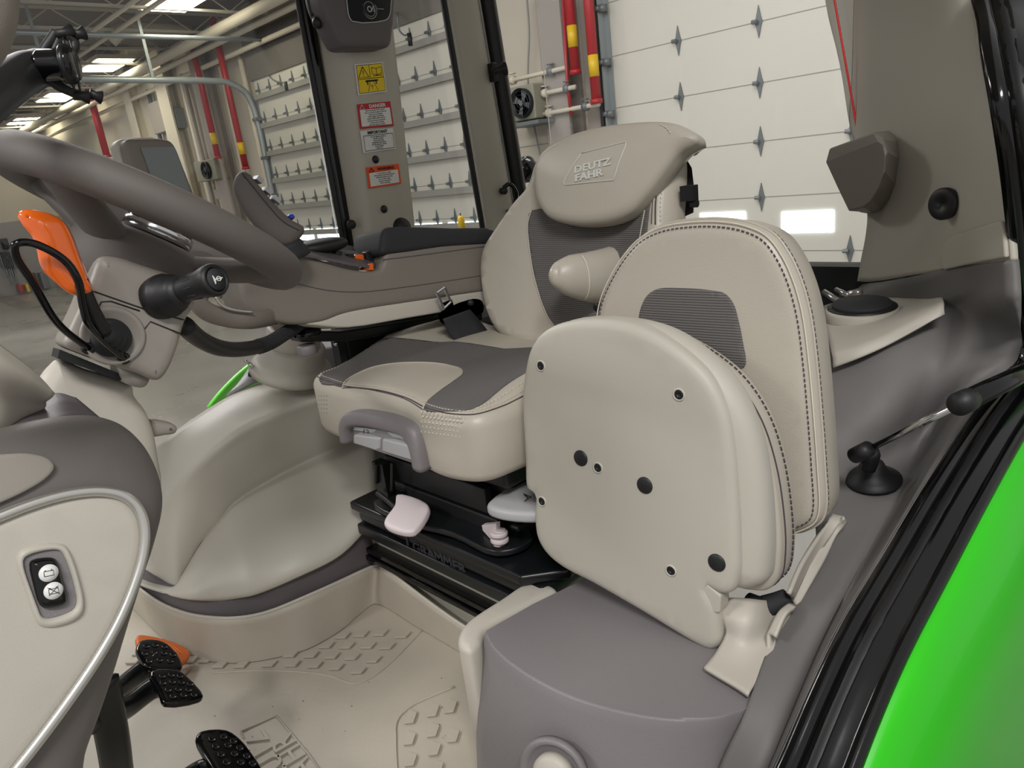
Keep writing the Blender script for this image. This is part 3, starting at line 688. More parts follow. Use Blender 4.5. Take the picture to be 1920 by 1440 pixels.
# ================================================================== CAB FLOOR, RISER, FENDER COVER
# floor mat: walls curve up at the far side
wall_base = [P(900, 1245, z=0), P(853, 1215, z=0), P(780, 1173, z=0), P(716, 1134, z=0), P(700, 1132, z=0), P(672, 1152, z=0), P(640, 1180, z=0), P(575, 1217, z=0), P(500, 1236, z=0), P(450, 1242, z=0), P(400, 1240, z=0), P(360, 1228, z=0), P(330, 1212, z=0), P(290, 1180, z=0), P(250, 1140, z=0), P(200, 1100, z=0)]
wall_top = [P(900, 1192, x=.775), P(860, 1168, x=.775), P(790, 1118, x=.775), P(728, 1070, x=.775), P(706, 1060, y=1.405), P(680, 1070, y=1.40), P(650, 1084, y=1.40), P(575, 1118, y=1.40), P(500, 1148, y=1.43), P(450, 1158, y=1.46), P(400, 1158, y=1.52), P(350, 1150, y=1.60), P(300, 1130, y=1.70), P(270, 1110, y=1.76), P(240, 1080, y=1.9), P(200, 1040, y=2.0)]
mid = [a*.5+b*.5 for a, b in zip(wall_base, wall_top)]
fil = [a*.94+b*.06 for a, b in zip(wall_base, wall_top)]
V1, F1 = gridg([wall_base, fil, mid, wall_top], 4, 3)
# flat floor
FX0, FX1, FY0, FY1 = -.90, .80, .30, 2.0
V2 = [v3(FX0, FY0, 0), v3(FX1, FY0, 0), v3(FX1, 1.45, 0), v3(.62, 1.47, 0), v3(.40, 1.75, 0), v3(.30, 2.3, 0), v3(FX0, 2.3, 0)]
V2 = [p+v3(0, 0, -.001) for p in V2]
mat_o = thing('floor_mat', (.4, 1.0, 0), 'beige rubber floor mat with raised diamond studs and upturned edges in front of the seats', 'floor mat')
mk('upturned_edge', V1, F1, 'mat_floor_wall' if 'mat_floor_wall' in MT else 'mat_edge' if 'mat_edge' in MT else 'mat_floor', mat_o, solid=.006, soff=0)
mk('edge_lip', *tubeg(crom(wall_top, 4), .004, 6), 'beige', mat_o)
# diamond studs traced on the floor
def stud(px, py, w=30, h=12, m='mat_floor'):
    a = P(px-w/2, py+h*.5, z=0); b = P(px+w*.2, py+h*.45, z=0); c = P(px+w*.55, py-h*.5, z=0); d = P(px-w*.1, py-h*.35, z=0)
    return prism([a, b, c, d], (0, 0, .005))
st = [(642, 1193), (677, 1190), (713, 1188), (755, 1192), (612, 1211), (650, 1212), (690, 1212), (726, 1213), (545, 1228), (583, 1229), (622, 1231), (660, 1233), (700, 1238), (385, 1238), (412, 1248), (452, 1248), (505, 1246), (548, 1246), (590, 1248), (630, 1252), (672, 1259), (357, 1238), (250, 1240), (340, 1262), (262, 1225)]
# second stud field with a raised border line
s2 = [(770, 1345), (812, 1332), (768, 1385), (812, 1370), (845, 1325), (770, 1425), (815, 1405), (850, 1380), (820, 1440), (775, 1460)]
studs = [stud(a, b) for a, b in st]+[prism([p-v3(0, 0, .03) for p in V2], (0, 0, .03))]+[prism([P(a-12, b+14, z=0), P(a+6, b+12, z=0), P(a+13, b-8, z=0), P(a-3, b-14, z=0)], (0, 0, .004)) for a, b in s2]
mk('mat_base', *join(studs), 'mat_floor', mat_o, smooth=False, bevel=.0012, bseg=2)
mk('border_ridge', *tubeg(crom([P(745, 1460, z=0), P(742, 1390, z=0), P(745, 1350, z=0), P(770, 1325, z=0), P(810, 1305, z=0), P(852, 1288, z=0)], 6), .0025, 6), 'mat_floor', mat_o)
mk('stud_ridge', *tubeg(crom([P(400, 1262, z=0), P(470, 1258, z=0), P(560, 1260, z=0), P(620, 1268, z=0), P(665, 1282, z=0), P(700, 1268, z=0), P(740, 1235, z=0), P(795, 1178, z=0)], 6), .002, 6), 'mat_floor', mat_o)
# nameplate panel moulded in the mat
q = [P(452, 1372, z=0), P(518, 1342, z=0), P(575, 1410, z=0), P(620, 1470, z=0), P(500, 1500, z=0)]
mk('nameplate_border', *tubeg(q+[q[0]], .0025, 6), 'mat_floor', mat_o)
dr = _n(P(560, 1440, z=0)-P(505, 1352, z=0)); up_ = np.cross([0, 0, 1.], dr)
o1 = P(555, 1425, z=.0008); o2 = P(508, 1432, z=.0008)
text('lettering', 'FAHR', .062, o1, -dr, -up_, 'mat_floor', mat_o, .0022)
text('lettering', 'DEUTZ', .062, o2, -dr, -up_, 'mat_floor', mat_o, .0022)

rs_ = random.Random(5); g = []
for k in range(26):
    px, py = (rs_.uniform(560, 840), rs_.uniform(1240, 1400)) if k % 3 else (rs_.uniform(330, 560), rs_.uniform(1270, 1420)); c = P(px, py, z=.0005); r = rs_.uniform(.0006, .0015)
    g.append(latheg([(r, 0), (r*.6, r*.6)], c, (0, 0, 1), 6))
mk('dirt_specks', *join(g), 'dark_taupe', mat_o)['kind'] = 'stuff'
# grey-brown band between mat and fender cover
bt = [P(706, 1060, y=1.42), P(680, 1070, y=1.42), P(600, 1108, y=1.42), P(500, 1150, y=1.45), P(400, 1160, y=1.54), P(300, 1132, y=1.72), P(240, 1080, y=1.9)]
bt2 = [P(712, 950, y=1.43), P(690, 985, y=1.43), P(610, 1040, y=1.43), P(500, 1090, y=1.46), P(400, 1110, y=1.55), P(300, 1085, y=1.73), P(240, 1030, y=1.9)]
o = sheet('trim_20', [bt, [a*.5+b*.5 for a, b in zip(bt, bt2)], bt2], 'dark_taupe', None, .012, 5, 3); o['kind'] = 'structure'
# light moulded fender cover
def rowp(r_): return [P(a, b, y=c) for a, b, c in r_]
RB_ = rowp([(240, 1088, 1.84), (300, 1108, 1.68), (328, 1116, 1.62), (360, 1122, 1.57), (410, 1124, 1.53), (445, 1120, 1.49), (480, 1113, 1.455), (560, 1080, 1.415), (640, 1038, 1.405), (708, 965, 1.41)])
RL_ = rowp([(250, 1078, 1.86), (300, 1094, 1.74), (330, 1102, 1.67), (345, 1076, 1.67), (379, 1017, 1.67), (408, 982, 1.665), (437, 946, 1.66), (508, 900, 1.65), (586, 860, 1.64), (700, 815, 1.63)])
RU_ = rowp([(250, 1020, 1.80), (300, 965, 1.73), (320, 932, 1.70), (345, 900, 1.67), (379, 866, 1.645), (418, 833, 1.63), (457, 806, 1.62), (515, 778, 1.61), (578, 755, 1.605), (700, 715, 1.60)])
RT_ = rowp([(280, 845, 1.80), (302, 832, 1.78), (318, 820, 1.775), (340, 803, 1.77), (375, 779, 1.765), (410, 757, 1.76), (445, 738, 1.76), (500, 718, 1.76), (570, 708, 1.76), (700, 680, 1.76)])
lr_ = lambda A, B, t, e=(0, 0, 0): [a*(1-t)+b*t+v3(*e)*min(1, max(0, (i-1)/3)) for i, (a, b) in enumerate(zip(A, B))]
FR = [RB_, lr_(RB_, RL_, .05, (-.004, -.012, .006)), lr_(RB_, RL_, .18, (-.006, -.020, .018)), lr_(RB_, RL_, .5, (0, -.012, .030)), lr_(RB_, RL_, .86, (0, 0, .010)), RL_, lr_(RL_, RU_, .14), lr_(RL_, RU_, .5), lr_(RL_, RU_, .86), RU_, lr_(RU_, RT_, .12, (0, 0, .006)), lr_(RU_, RT_, .5, (0, 0, .012)), RT_]
fc = thing('fender_cover', (.6, 1.55, .15), 'light moulded cover over the far wheel arch, below the right window', 'cover')
mk('moulded_panel', *gridg(FR, 5, 4), 'fender_light', fc, solid=.008, soff=0)
# riser under the driver seat
rs = thing('seat_riser', (.80, 1.1, .0), 'beige riser box carrying the black suspension base of the driver seat', 'riser')
mk('riser_box', *b2(.80, 1.35, .86, 1.43, 0, .195), 'pillar_beige', rs, smooth=False, bevel=.004)
a = P(712, 1064, x=.785); b = P(905, 1190, x=.785)
mk('black_strip', *join([b2(.770, .80, b[1]-.05, 1.405, .135, .150), b2(.765, .80, b[1]-.05, 1.405, .118, .132)]), 'black_gloss', rs, smooth=False, bevel=.003)

# storage box beside the door and the lighter box behind it
top = [(1090, 1088), (1000, 1132), (912, 1182), (925, 1208), (960, 1240), (1010, 1272), (1075, 1303), (1150, 1326), (1220, 1340), (1290, 1346), (1350, 1343), (1402, 1328)]
T = [P(a, b, z=.27) for a, b in top]; T = T[:3]+crom(T[2:], 4)[1:]
back = [v3(.85, .33, .27), v3(.85, T[0][1], .27)]
ring = T+back
n_ = len(ring)
# front edge bulges forwards and down to the floor
def lower(z, k, r_=ring):
    out = []
    for p in r_:
        q = p.copy(); q[2] = z
        f = max(0, min(1, (.80-p[0])/.18)); q[0] -= k*max(0, min(1, (.84-p[0])/.2)); out.append(q)
    return out
sb = thing('storage_box', (.75, .6, 0), 'grey moulded storage box with a rounded front, under the folded instructor seat', 'storage box')
rg = [lower(0, .07), lower(.10, .055), lower(.20, .024), lower(.250, .010), lower(.2655, .005), lower(.27, .0)]
V, Fs = loft(rg, True, False); V2 = len(V)-n_
Fs = Fs+[tuple(range(V2, V2+n_))]
o = mk('box_body', V, Fs, 'grey_trim', sb); 
md = o.modifiers.new('b', 'BEVEL'); md.width = .004; md.segments = 2; md.limit_method = 'ANGLE'; md.angle_limit = math.radians(50); md = o.modifiers.new('wn', 'WEIGHTED_NORMAL')
e = [p+v3(-.003, 0, .001) for p in ring[2:-2]]
# recessed latch at the bottom edge
c = P(1037, 1452, x=.535)
mk('latch_recess', *latheg([(.050, -.012), (.052, .0), (.046, .004), (.040, -.004), (.034, -.008)], c, (-.9, -.35, .25), 32), 'grey_trim', sb)
mk('latch_knob', *latheg([(.030, -.01), (.030, .004), (.024, .010), (.001, .012)], c, (-.9, -.35, .25), 28), 'beige', sb)
lb = thing('side_box', (.66, .85, 0), 'light beige box with a rounded top, left of the grey storage box', 'storage box')
tp = [P(a, b, z=.26) for a, b in [(985, 1091), (935, 1122), (878, 1160), (860, 1184), (860, 1207), (880, 1218), (898, 1204), (912, 1177), (1000, 1128), (1044, 1104), (1012, 1088)]]
ct = np.mean(tp, 0)
pd = Pad(ct, (0, 0, 1), tp, .262, .012, .0, rb=.003, up=(0, 1, 0), step=.02)
pd.build('box_shell', 'beige', lb)

# ================================================================== DRIVER SEAT
ds = thing('driver_seat', (1.0, 1.18, .20), 'large leather driver seat with grey mesh inserts and lettered head extension', 'seat')
# cushion
cz = .60
cpts = [(583, 702), (610, 716), (640, 724), (700, 731), (750, 745), (790, 765), (840, 776), (893, 776)]
co = [P(a, b, z=cz) for a, b in cpts]
yl, yr = co[0][1], co[-1][1]
co = co+[v3(.80, yr-.018, cz), v3(.95, yr-.03, cz), v3(1.10, yr-.03, cz), v3(1.22, yr-.01, cz), v3(1.24, (yl+yr)/2, cz), v3(1.22, yl+.01, cz), v3(1.10, yl+.03, cz), v3(.95, yl+.03, cz), v3(.82, yl+.015, cz), v3(.775, yl+.01, cz)]
cc = np.mean(co, 0); yc = (yl+yr)/2
def chf(a, b):   # side bolsters and a drop at the front corners
    return 0
cu = Pad(cc, (0, 0, 1), co, .135, .030, .006, .10, rb=.02, up=(1, 0, 0), step=.018, n=200, smooth=4)
def hseat(a, b):
    p = cc+cu.U*a+cu.V*b
    w = abs(p[1]-yc)/((yl-yr)/2)
    back = min(1, max(0, (p[0]-.80)/.16))
    return .035*back*max(0, (w-.62)/.38)**1.2-.012*max(0, 1-w*2)*min(1, max(0, (p[0]-.8)/.2))
cu.hf = hseat
cu.build('cushion', 'beige_leather', ds)
# mesh panels
def cz_(l): return [P(a, b, z=cz+.003) for a, b in l]
ms1 = [(596, 704), (625, 714), (641, 717), (662, 704), (700, 690), (760, 682), (830, 681), (862, 690), (866, 702), (850, 715), (815, 738), (792, 757), (830, 765), (886, 764), (925, 742), (960, 722), (1010, 700), (1080, 672), (1080, 655), (960, 648), (850, 643), (780, 648), (720, 656), (665, 671), (625, 690)]
cu.patch('mesh_insert', cz_(ms1), 'mesh_seat', ds, eps=.0012, smooth=3, n=220)
cu.line('piping', cz_([(641, 717), (662, 704), (700, 690), (760, 682), (830, 681), (862, 690), (866, 702), (850, 715), (815, 738), (791, 757)]), .0016, 'beige_leather', ds)
iq = cu.inset(.013); wx = np.array([(cc+cu.U*a+cu.V*b)[0] for a, b in iq]); k0 = int(np.argmax(wx)); iq = np.roll(iq, -k0, 0); wx = np.roll(wx, -k0)
iq = iq[wx < 1.05]; W = cu.w(iq, .0004); mk('seam', *tubeg(W, .0011, 6), 'stitch', ds)
iq2 = cu.inset(.020); iq2 = np.roll(iq2, -k0, 0)[wx < 1.05]; dashes('stitching', cu.w(iq2, .0006), .0008, 'stitch_pale', ds, (.005, .003))
cu.line('seam', cz_([(640, 718), (700, 724), (755, 738), (791, 757)]), .0009, 'stitch', ds, eps=.0008)
cu.line('stitching', cz_([(893, 764), (940, 744), (985, 727)]), .001, 'stitch_pale', ds, dash=(.006, .003))
FO = sorted([tuple((cc+cu.U*a+cu.V*b)[:2]) for a, b in cu.out if (cc+cu.U*a+cu.V*b)[0] < .84], key=lambda q: q[1])
def front(px, py, off=0):   # a place on the front wall of the cushion
    x = .74
    for _ in range(4):
        p = P(px, py, x=x); x = float(np.interp(p[1], [q[1] for q in FO], [q[0] for q in FO]))-off
    return P(px, py, x=x)
# ventilation holes on the front face
fx = co[5][0]
g = []
for j in range(5):
    for i in range(11):
        px, py = 790+i*7.2+(j % 2)*3, 770+j*9.3+i*1.0+2
        p = front(px, py, .0); g.append(latheg([(.0016, -.002), (.0016, .0008), (.0008, .0008)], p, (-1, -.1, 0), 7))
mk('ventilation_holes', *join(g), 'stitch_pale', ds)['kind'] = 'stuff'
g = [latheg([(.0013, -.002), (.0013, .0008)], front(598+i*5, 742+j*8), (-1, -.1, 0), 6) for i in range(4) for j in range(5)]
mk('ventilation_holes', *join(g), 'grey_trim', ds)['kind'] = 'stuff'
# front bezel with the two adjusting handles
def FX(px, py, x=.738): return front(px, py, (.740-x)+.004)
bz = [(648, 825), (645, 795), (652, 777), (675, 770), (715, 774), (755, 785), (780, 802), (790, 830), (800, 882)]
bi = [(662, 828), (660, 805), (668, 798), (700, 800), (740, 808), (765, 818), (775, 835), (782, 868)]
A = crom([FX(*q) for q in bz], 6); B = crom([FX(*q) for q in bi], 6); A = resample(A, 48); B = resample(B, 48)
mk('handle_bezel', *gridg([[a+v3(.02, 0, 0) for a in A], [a+v3(-.010, 0, 0) for a in A], [a*.8+b*.2+v3(-.016, 0, 0) for a, b in zip(A, B)], [a*.15+b*.85+v3(-.014, 0, 0) for a, b in zip(A, B)], [b+v3(.012, 0, 0) for b in B]], 1, 3), 'grey_trim', ds, solid=.002)
mk('bezel_back', *prism([FX(662, 830, .738), FX(660, 798, .738), FX(700, 796, .738), FX(740, 806, .738), FX(768, 820, .738), FX(785, 872, .738)], (.03, 0, 0)), 'grey_trim', ds, smooth=False)
for (q, lab) in (([(662, 815), (712, 822), (712, 842), (705, 845), (662, 832)], 'left'), ([(716, 823), (776, 838), (780, 862), (772, 864), (716, 847)], 'right')):
    h = mk('adjusting_handle', *prism([FX(a, b, .722) for a, b in q], (.022, 0, 0)), 'grey_switch', ds, bevel=.004)
    mk('handle_plate', *prism([FX(a, b-16, .734) for a, b in (q[0], q[1], (q[1][0], q[1][1]+8), (q[0][0], q[0][1]+8))], (.008, 0, 0)), 'grey_switch', ds, smooth=False, bevel=.002)
    cx_, cy_ = (685, 811) if lab == 'left' else (743, 826)
    g = [tubeg([FX(cx_-3, cy_-6, .731), FX(cx_-3, cy_+4, .731), FX(cx_+4, cy_+5, .731)], .0007, 5), tubeg([FX(cx_+1, cy_-5, .731), FX(cx_+5, cy_-4, .731), FX(cx_+5, cy_+2, .731)], .0007, 5)]
    mk('seat_symbol', *join(g), 'ink', h, smooth=False)
# backrest
bn = _n((-.95, 0, .32)); bp0 = v3(1.24, 1.15, .78)
def BK(px, py, off=0): return P(px, py, pl=(bp0+bn*off, bn))
bo = [(965, 652), (935, 632), (917, 600), (909, 555), (907, 500), (914, 462), (932, 425), (962, 375), (985, 345), (1000, 300), (1040, 262), (1120, 240), (1200, 232), (1235, 240), (1258, 262), (1264, 300), (1263, 350), (1258, 420), (1250, 500), (1240, 600), (1200, 650), (1100, 668), (1020, 662)]
bk = Pad(bp0, bn, [BK(*q) for q in bo], .07, .030, .0, .06, rb=.02, step=.02, n=200, smooth=5)
yb = BK(1090, 450)[1]
def hb(a, b):
    p = bp0+bk.U*a+bk.V*b; w = abs(p[1]-yb)/.24
    return .030*max(0, min(1.4, w)-.45)/.55
bk.hf = hb
bk.build('backrest', 'beige_leather', ds)
mo = [(998, 395), (992, 420), (994, 470), (1002, 530), (1015, 575), (1035, 610), (1075, 640), (1140, 655), (1200, 600), (1215, 500), (1222, 400), (1232, 345), (1218, 345), (1180, 380), (1100, 400)]
bk.patch('mesh_insert', [BK(a, b, .008) for a, b in mo], 'mesh_back', ds, eps=.0015, smooth=4, n=160)
bk.line('piping', [BK(a, b, .008) for a, b in [(998, 395), (992, 420), (994, 470), (1002, 530), (1015, 575), (1035, 610), (1075, 640)]], .002, 'beige_leather', ds)
bk.line('piping', [BK(a, b, .01) for a, b in [(1232, 340), (1216, 380), (1205, 430), (1200, 460)]], .002, 'beige_leather', ds)
bk.line('seam', [BK(a, b, .02) for a, b in [(1248, 290), (1238, 330), (1230, 370), (1228, 420)]], .0014, 'stitch', ds)
bk.line('stitching', [BK(a, b, .02) for a, b in [(1253, 290), (1243, 330), (1236, 370), (1234, 420)]], .001, 'stitch_pale', ds, dash=(.006, .003))
bk.line('seam', [BK(a, b, .02) for a, b in [(1240, 300), (1231, 330), (1224, 370), (1222, 420)]], .0009, 'stitch', ds)
# head extension
hp = bp0+bn*.060
def HD(px, py, off=0): return P(px, py, pl=(hp+bn*off, bn))
ho = [(996, 335), (997, 310), (1010, 284), (1050, 255), (1110, 236), (1170, 227), (1225, 224), (1255, 227), (1280, 236), (1298, 249), (1301, 259), (1290, 269), (1266, 284), (1242, 315), (1205, 365), (1170, 400), (1120, 417), (1060, 418), (1020, 404), (1002, 375)]
hd = Pad(hp, bn, [HD(*q) for q in ho], .085, .019, .014, .07, rb=.04, step=.02, n=180, smooth=5)
hd.build('head_extension', 'beige_leather', ds)
# folded-over top edge to the right
hd.line('stitching', [HD(a, b, .01) for a, b in [(1228, 229), (1243, 236), (1254, 248)]], .0011, 'stitch_pale', ds, dash=(.006, .003))
# lettering box
sq = [(1087, 286), (1173, 263), (1150, 337), (1054, 347)]
Q = [HD(a, b, .012) for a, b in sq]
hd.line('logo_frame', Q, .0011, 'logo', ds, smooth=0, closed=True, eps=.0008)
rt = _n(Q[1]-Q[0]); upq = _n(Q[0]-Q[3]); 
def onpad(pad, px, py, off, eps):
    return pad.w([pad.uv(P(px, py, pl=(pad.o+pad.N*off, pad.N)))], eps)[0]
hh = np.linalg.norm(Q[0]-Q[3])
text('lettering', 'DEUTZ', hh*.27, onpad(hd, 1110, 311, .012, .0012), rt, upq, 'logo', ds, .0006, bold=.0007, sx=1.45)
text('lettering', 'FAHR', hh*.27, onpad(hd, 1104, 329, .012, .0012), rt, upq, 'logo', ds, .0006, bold=.0007, sx=1.45)
# side switch panel on the backrest
sp = [BK(1284, 298, -.05), BK(1294, 315, -.05), BK(1298, 350, -.05), BK(1297, 400, -.05), BK(1270, 412, -.05), BK(1264, 402, -.05), BK(1283, 340, -.05)]
mk('side_switch_panel', *prism([p+v3(0, -.006, 0) for p in sp], v3(.0, .02, 0)), 'black', ds, bevel=.003)
mk('side_knob', *join([boxg(BK(1292, 362, -.02), (.02, .03, .03)), latheg([(.008, 0), (.008, .014)], BK(1296, 382, -.03), (0, -1, 0), 12)]), 'black', ds, smooth=False)
# folded armrest
ax_ = _n(v3(.33, .0, .12)); u_ = _n(np.cross((0, 1., 0), ax_))
ap = [P(1034, 511, y=.99), P(1040, 513, y=.99), P(1064, 516, y=.98), P(1110, 519, y=.965), P(1165, 512, y=.955), P(1240, 500, y=.95)]
apth = crom(ap, 6); rr = crom([np.array([.008]), np.array([.024]), np.array([.042]), np.array([.055]), np.array([.064]), np.array([.068])], 6)
o = mk('armrest_pad', *tubeg(apth, [float(q[0]) for q in rr], 20, True, .7, (0, 1, 0)), 'beige_leather', ds)
g = []
for t in np.linspace(-2.6, .5, 24):
    k = 15-int(round(0)); c_ = apth[k]; r_ = float(rr[k][0]); T_ = _n(apth[k+1]-apth[k-1]); V_ = _n(np.array([0, 1., 0])-T_*T_[1]); U_ = np.cross(V_, T_)
    g.append(c_+U_*math.cos(t)*r_*1.01+V_*math.sin(t)*r_*.7*1.01+T_*(.012*math.cos(t)))
mk('armrest_seam', *tubeg(g, .0016, 6), 'stitch_pale', ds)
tube('armrest_pivot', [P(1120, 575, y=.97), P(1150, 575, y=.97)], .012, 'black', ds, 10)
# suspension
mk('seat_pan', *b2(.80, 1.24, yr+.02, yl-.02, .42, .475), 'black', ds, smooth=False, bevel=.01)
mk('bellows', *join([b2(.84, 1.24, yr+.05, yl-.06, .26+.03*k, .285+.03*k) for k in range(6)]), 'black', ds, smooth=False, bevel=.008)
mk('suspension_arm', *join([b2(.81, .83, yr+.10, yl-.12, .345, .40), b2(.815, .835, yr+.08, yl-.18, .300, .335)]), 'black', ds, smooth=False, bevel=.004)
lr = P(770, 1010, x=.77)
mk('base_plate', *b2(.765, 1.26, .80, 1.40, .225, .262), 'black_metal', ds, bevel=.012)
mk('base_skirt', *prism([v3(.752, .84, .262), v3(.752, 1.405, .262), v3(1.25, 1.405, .262), v3(1.25, .80, .262), v3(.82, .78, .262)], (0, 0, .022)), 'black_metal', ds, bevel=.006)
mk('lower_rail', *join([b2(.757, .80, .78, 1.40, .196, .224)]), 'black_metal', ds, bevel=.005)
nm = P(812, 1038, x=.750)
text('lettering', 'GRAMMER', .034, P(822, 1046, x=.7645), (0, -1, 0), (0, 0, 1), 'black_soft', ds, .0014, bold=.0006, sx=1.1)
text('lettering', 'I', .034, P(764, 1014, x=.7645), (0, -1, 0), (0, 0, 1), 'black_soft', ds, .0014, bold=.002)
# turn plate
tp_ = [P(a, b, z=.292) for a, b in [(702, 950), (760, 985), (850, 1010), (930, 1045), (980, 1035), (1000, 1015), (960, 985), (860, 960), (760, 930)]]
tp_ = crom(tp_, 4, True)
mk('turntable_plate', *prism(tp_, (0, 0, .014)), 'black_metal', ds, bevel=.004)
# pinkish height lever
L = [P(a, b, z=.335) for a, b in [(747, 932), (803, 950), (805, 962), (772, 990), (745, 988), (716, 975), (720, 965), (740, 948)]]
L = crom(L, 4, True)
pl_ = Pad(np.mean(L, 0), (-.25, .0, .97), L, .016, .006, .001, rb=.004, up=(1, 0, 0), step=.012, n=60, smooth=0)
pl_.build('height_lever', 'pink_grey', ds)
tube('lever_arm', [P(708, 925, z=.33), P(722, 935, z=.33), P(745, 955, z=.325)], .006, 'black', ds, 8)
mk('buckle_bracket', *join([b2(.775, .80, P(712, 880, x=.78)[1]-.02, P(712, 880, x=.78)[1]+.02, P(712, 925, x=.78)[2], P(712, 868, x=.78)[2]), tubeg([P(706, 905, x=.772), P(706, 870, x=.772)], .006, 8), tubeg([P(735, 920, x=.772), P(735, 868, x=.772)], .004, 8)]), 'black_metal', ds, smooth=False, bevel=.002)
# grey paddle and clamp knob on the near side
L = [P(a, b, z=.40) for a, b in [(960, 905), (985, 897), (1010, 900), (1030, 930), (1030, 958), (985, 962), (930, 955), (912, 945), (925, 930), (942, 918)]]
pd2 = Pad(np.mean(L, 0), (0, 0, 1), L, .022, .009, .004, rb=.006, up=(1, 0, 0), step=.015, n=70, smooth=4); pd2.build('grey_handle', 'grey_switch', ds)
s0 = P(988, 932, z=.374)
mk('arrow_symbol', *tubeg([P(982, 926, z=.405), P(996, 932, z=.405), P(983, 940, z=.405), P(990, 933, z=.405), P(982, 926, z=.405)], .0008, 5), 'ink', ds)
kc = P(936, 1010, x=.79)
kn = []
for k in range(3): kn.append(latheg([(.014, 0), (.018, .003), (.018, .009), (.014, .011)], kc+v3(0, 0, -.022+.014*k), (.1, 0, 1), 18))
kn.append(latheg([(.012, 0), (.012, .04)], kc+v3(0, 0, -.022), (.1, 0, 1), 14))
kn.append(prism([P(903, 985, x=.80), P(930, 982, x=.79), P(930, 1005, x=.79), P(918, 1010, x=.79), P(905, 995, x=.80)], (.012, -.0, 0)))
mk('clamp_knob', *join(kn), 'pink_grey', ds, bevel=.001)
# seat belt: tongue and webbing
sbt = thing('seat_belt', P(865, 600, x=1.12), 'black seat belt with chrome tongue standing between armrest console and driver seat', 'seat belt')
def T2(px, py, x=1.10): return P(px, py, y=1.32-.2*(x-1.10))
oq = [T2(819, 549), T2(833, 539), T2(845, 566), T2(832, 578)]; iq = [T2(825, 553), T2(832, 548), T2(840, 564), T2(833, 569)]
mk('tongue', *join([tubeg([a, b], .0035, 6) for a, b in zip(oq, oq[1:]+oq[:1])]+[prism([T2(829, 568), T2(845, 562), T2(852, 585), T2(838, 590)], (.004, 0, 0))]), 'chrome', sbt, smooth=False)
mk('buckle', *prism(crom([T2(822, 590), T2(845, 575), T2(870, 565), T2(888, 570), T2(890, 590), T2(870, 600), T2(850, 610), T2(828, 606)], 3, True), (.03, 0, 0)), 'black_soft', sbt, bevel=.003)
mk('webbing', *gridg([[T2(830, 598, 1.10), T2(880, 580, 1.10)], [T2(838, 618, 1.11), T2(896, 598, 1.11)], [T2(858, 645, 1.16), T2(915, 622, 1.16)], [T2(890, 685, 1.20), T2(945, 670, 1.20)]], 4, 5), 'black_soft', sbt, solid=.004)
mk('button', *latheg([(.008, 0), (.008, .012), (.004, .015)], T2(884, 568, 1.09), (-1, -.4, .3), 14), 'black', sbt)

# ================================================================== INSTRUCTOR SEAT (folded up)
js = thing('instructor_seat', (.95, .60, .25), 'folded instructor seat beside the door, hard beige shell turned to the front', 'seat')
jn = _n((-1, -.06, .10)); jp = v3(.80, .60, .50)
def J(px, py, off=0): return P(px, py, pl=(jp+jn*off, jn))
jo = [(976, 790), (975, 740), (980, 695), (992, 650), (1015, 622), (1050, 606), (1110, 599), (1170, 606), (1230, 630), (1290, 672), (1330, 715), (1358, 775), (1372, 850), (1380, 940), (1384, 1030), (1383, 1080), (1372, 1112), (1352, 1118), (1330, 1108), (1322, 1102), (1340, 1140), (1346, 1190), (1345, 1215), (1330, 1223), (1310, 1216), (1200, 1150), (1110, 1098), (1050, 1066), (1020, 1040), (1003, 1010), (998, 970), (998, 930), (984, 918), (980, 860)]
sh = Pad(jp, jn, [J(*q) for q in jo], .05, .014, .0, rb=.004, step=.025, n=260, smooth=5)
sh.build('cushion_shell', 'shell_beige', js)
# padded underside behind the shell
ro = [(990, 720), (1002, 655), (1040, 610), (1110, 599), (1180, 605), (1245, 625), (1305, 664), (1360, 722), (1398, 792), (1421, 880), (1432, 980), (1433, 1060), (1426, 1100), (1402, 1113), (1370, 1113), (1250, 1060), (1100, 980), (1010, 930), (990, 850)]
rp = jp-jn*.012
rim_ = Pad(rp, jn, [P(a, b, pl=(rp, jn)) for a, b in ro], .045, .028, .0, rb=.004, step=.04, n=200, smooth=5); rim_.build('shell_rim', 'shell_beige', js)
ko = [(990, 720), (1002, 655), (1040, 612), (1110, 603), (1180, 612), (1245, 636), (1310, 672), (1368, 722), (1414, 792), (1443, 880), (1458, 975), (1461, 1045), (1452, 1095), (1425, 1112), (1250, 1060), (1100, 980), (1010, 930), (990, 850)]
jp2 = jp-jn*.052
kp = Pad(jp2, jn, [P(a, b, pl=(jp2, jn)) for a, b in ko], .085, .010, .0, rb=.025, step=.03, n=180, smooth=5)
kp.build('cushion_pad', 'beige_leather', js)
W = kp.inset(-.001); W = [kp.o+kp.U*a+kp.V*b-kp.N*.05 for a, b in W]
dashes('stitching', W, .0013, 'stitch', js, (.006, .003))
W = [kp.o+kp.U*a+kp.V*b-kp.N*.022 for a, b in kp.inset(-.0005)]
mk('seam', *tubeg(W+[W[0]], .0013, 5), 'stitch', js)
# screws and plugs
for (px, py) in [(1014, 686), (1273, 740), (1121, 877), (1016, 940), (1258, 1070)]:
    c = J(px, py)
    s_ = mk('screw', *latheg([(.0095, -.004), (.0095, .0012), (.0078, .0018), (.0068, .0), (.0068, -.003)], c, jn, 24), 'beige', js)
    mk('screw_head', *join([latheg([(.0070, -.004), (.0070, .0008), (.0060, .0014), (.0030, .0014), (.0028, .0004), (.0001, .0004)], c, jn, 18)]), 'black_metal', s_)
for (px, py) in [(1089, 859), (1209, 910), (1344, 1055)]:
    c = J(px, py); mk('plug', *latheg([(.0135, -.003), (.0135, .001), (.011, .0028), (.0001, .0032)], c, jn, 26), 'black', js)
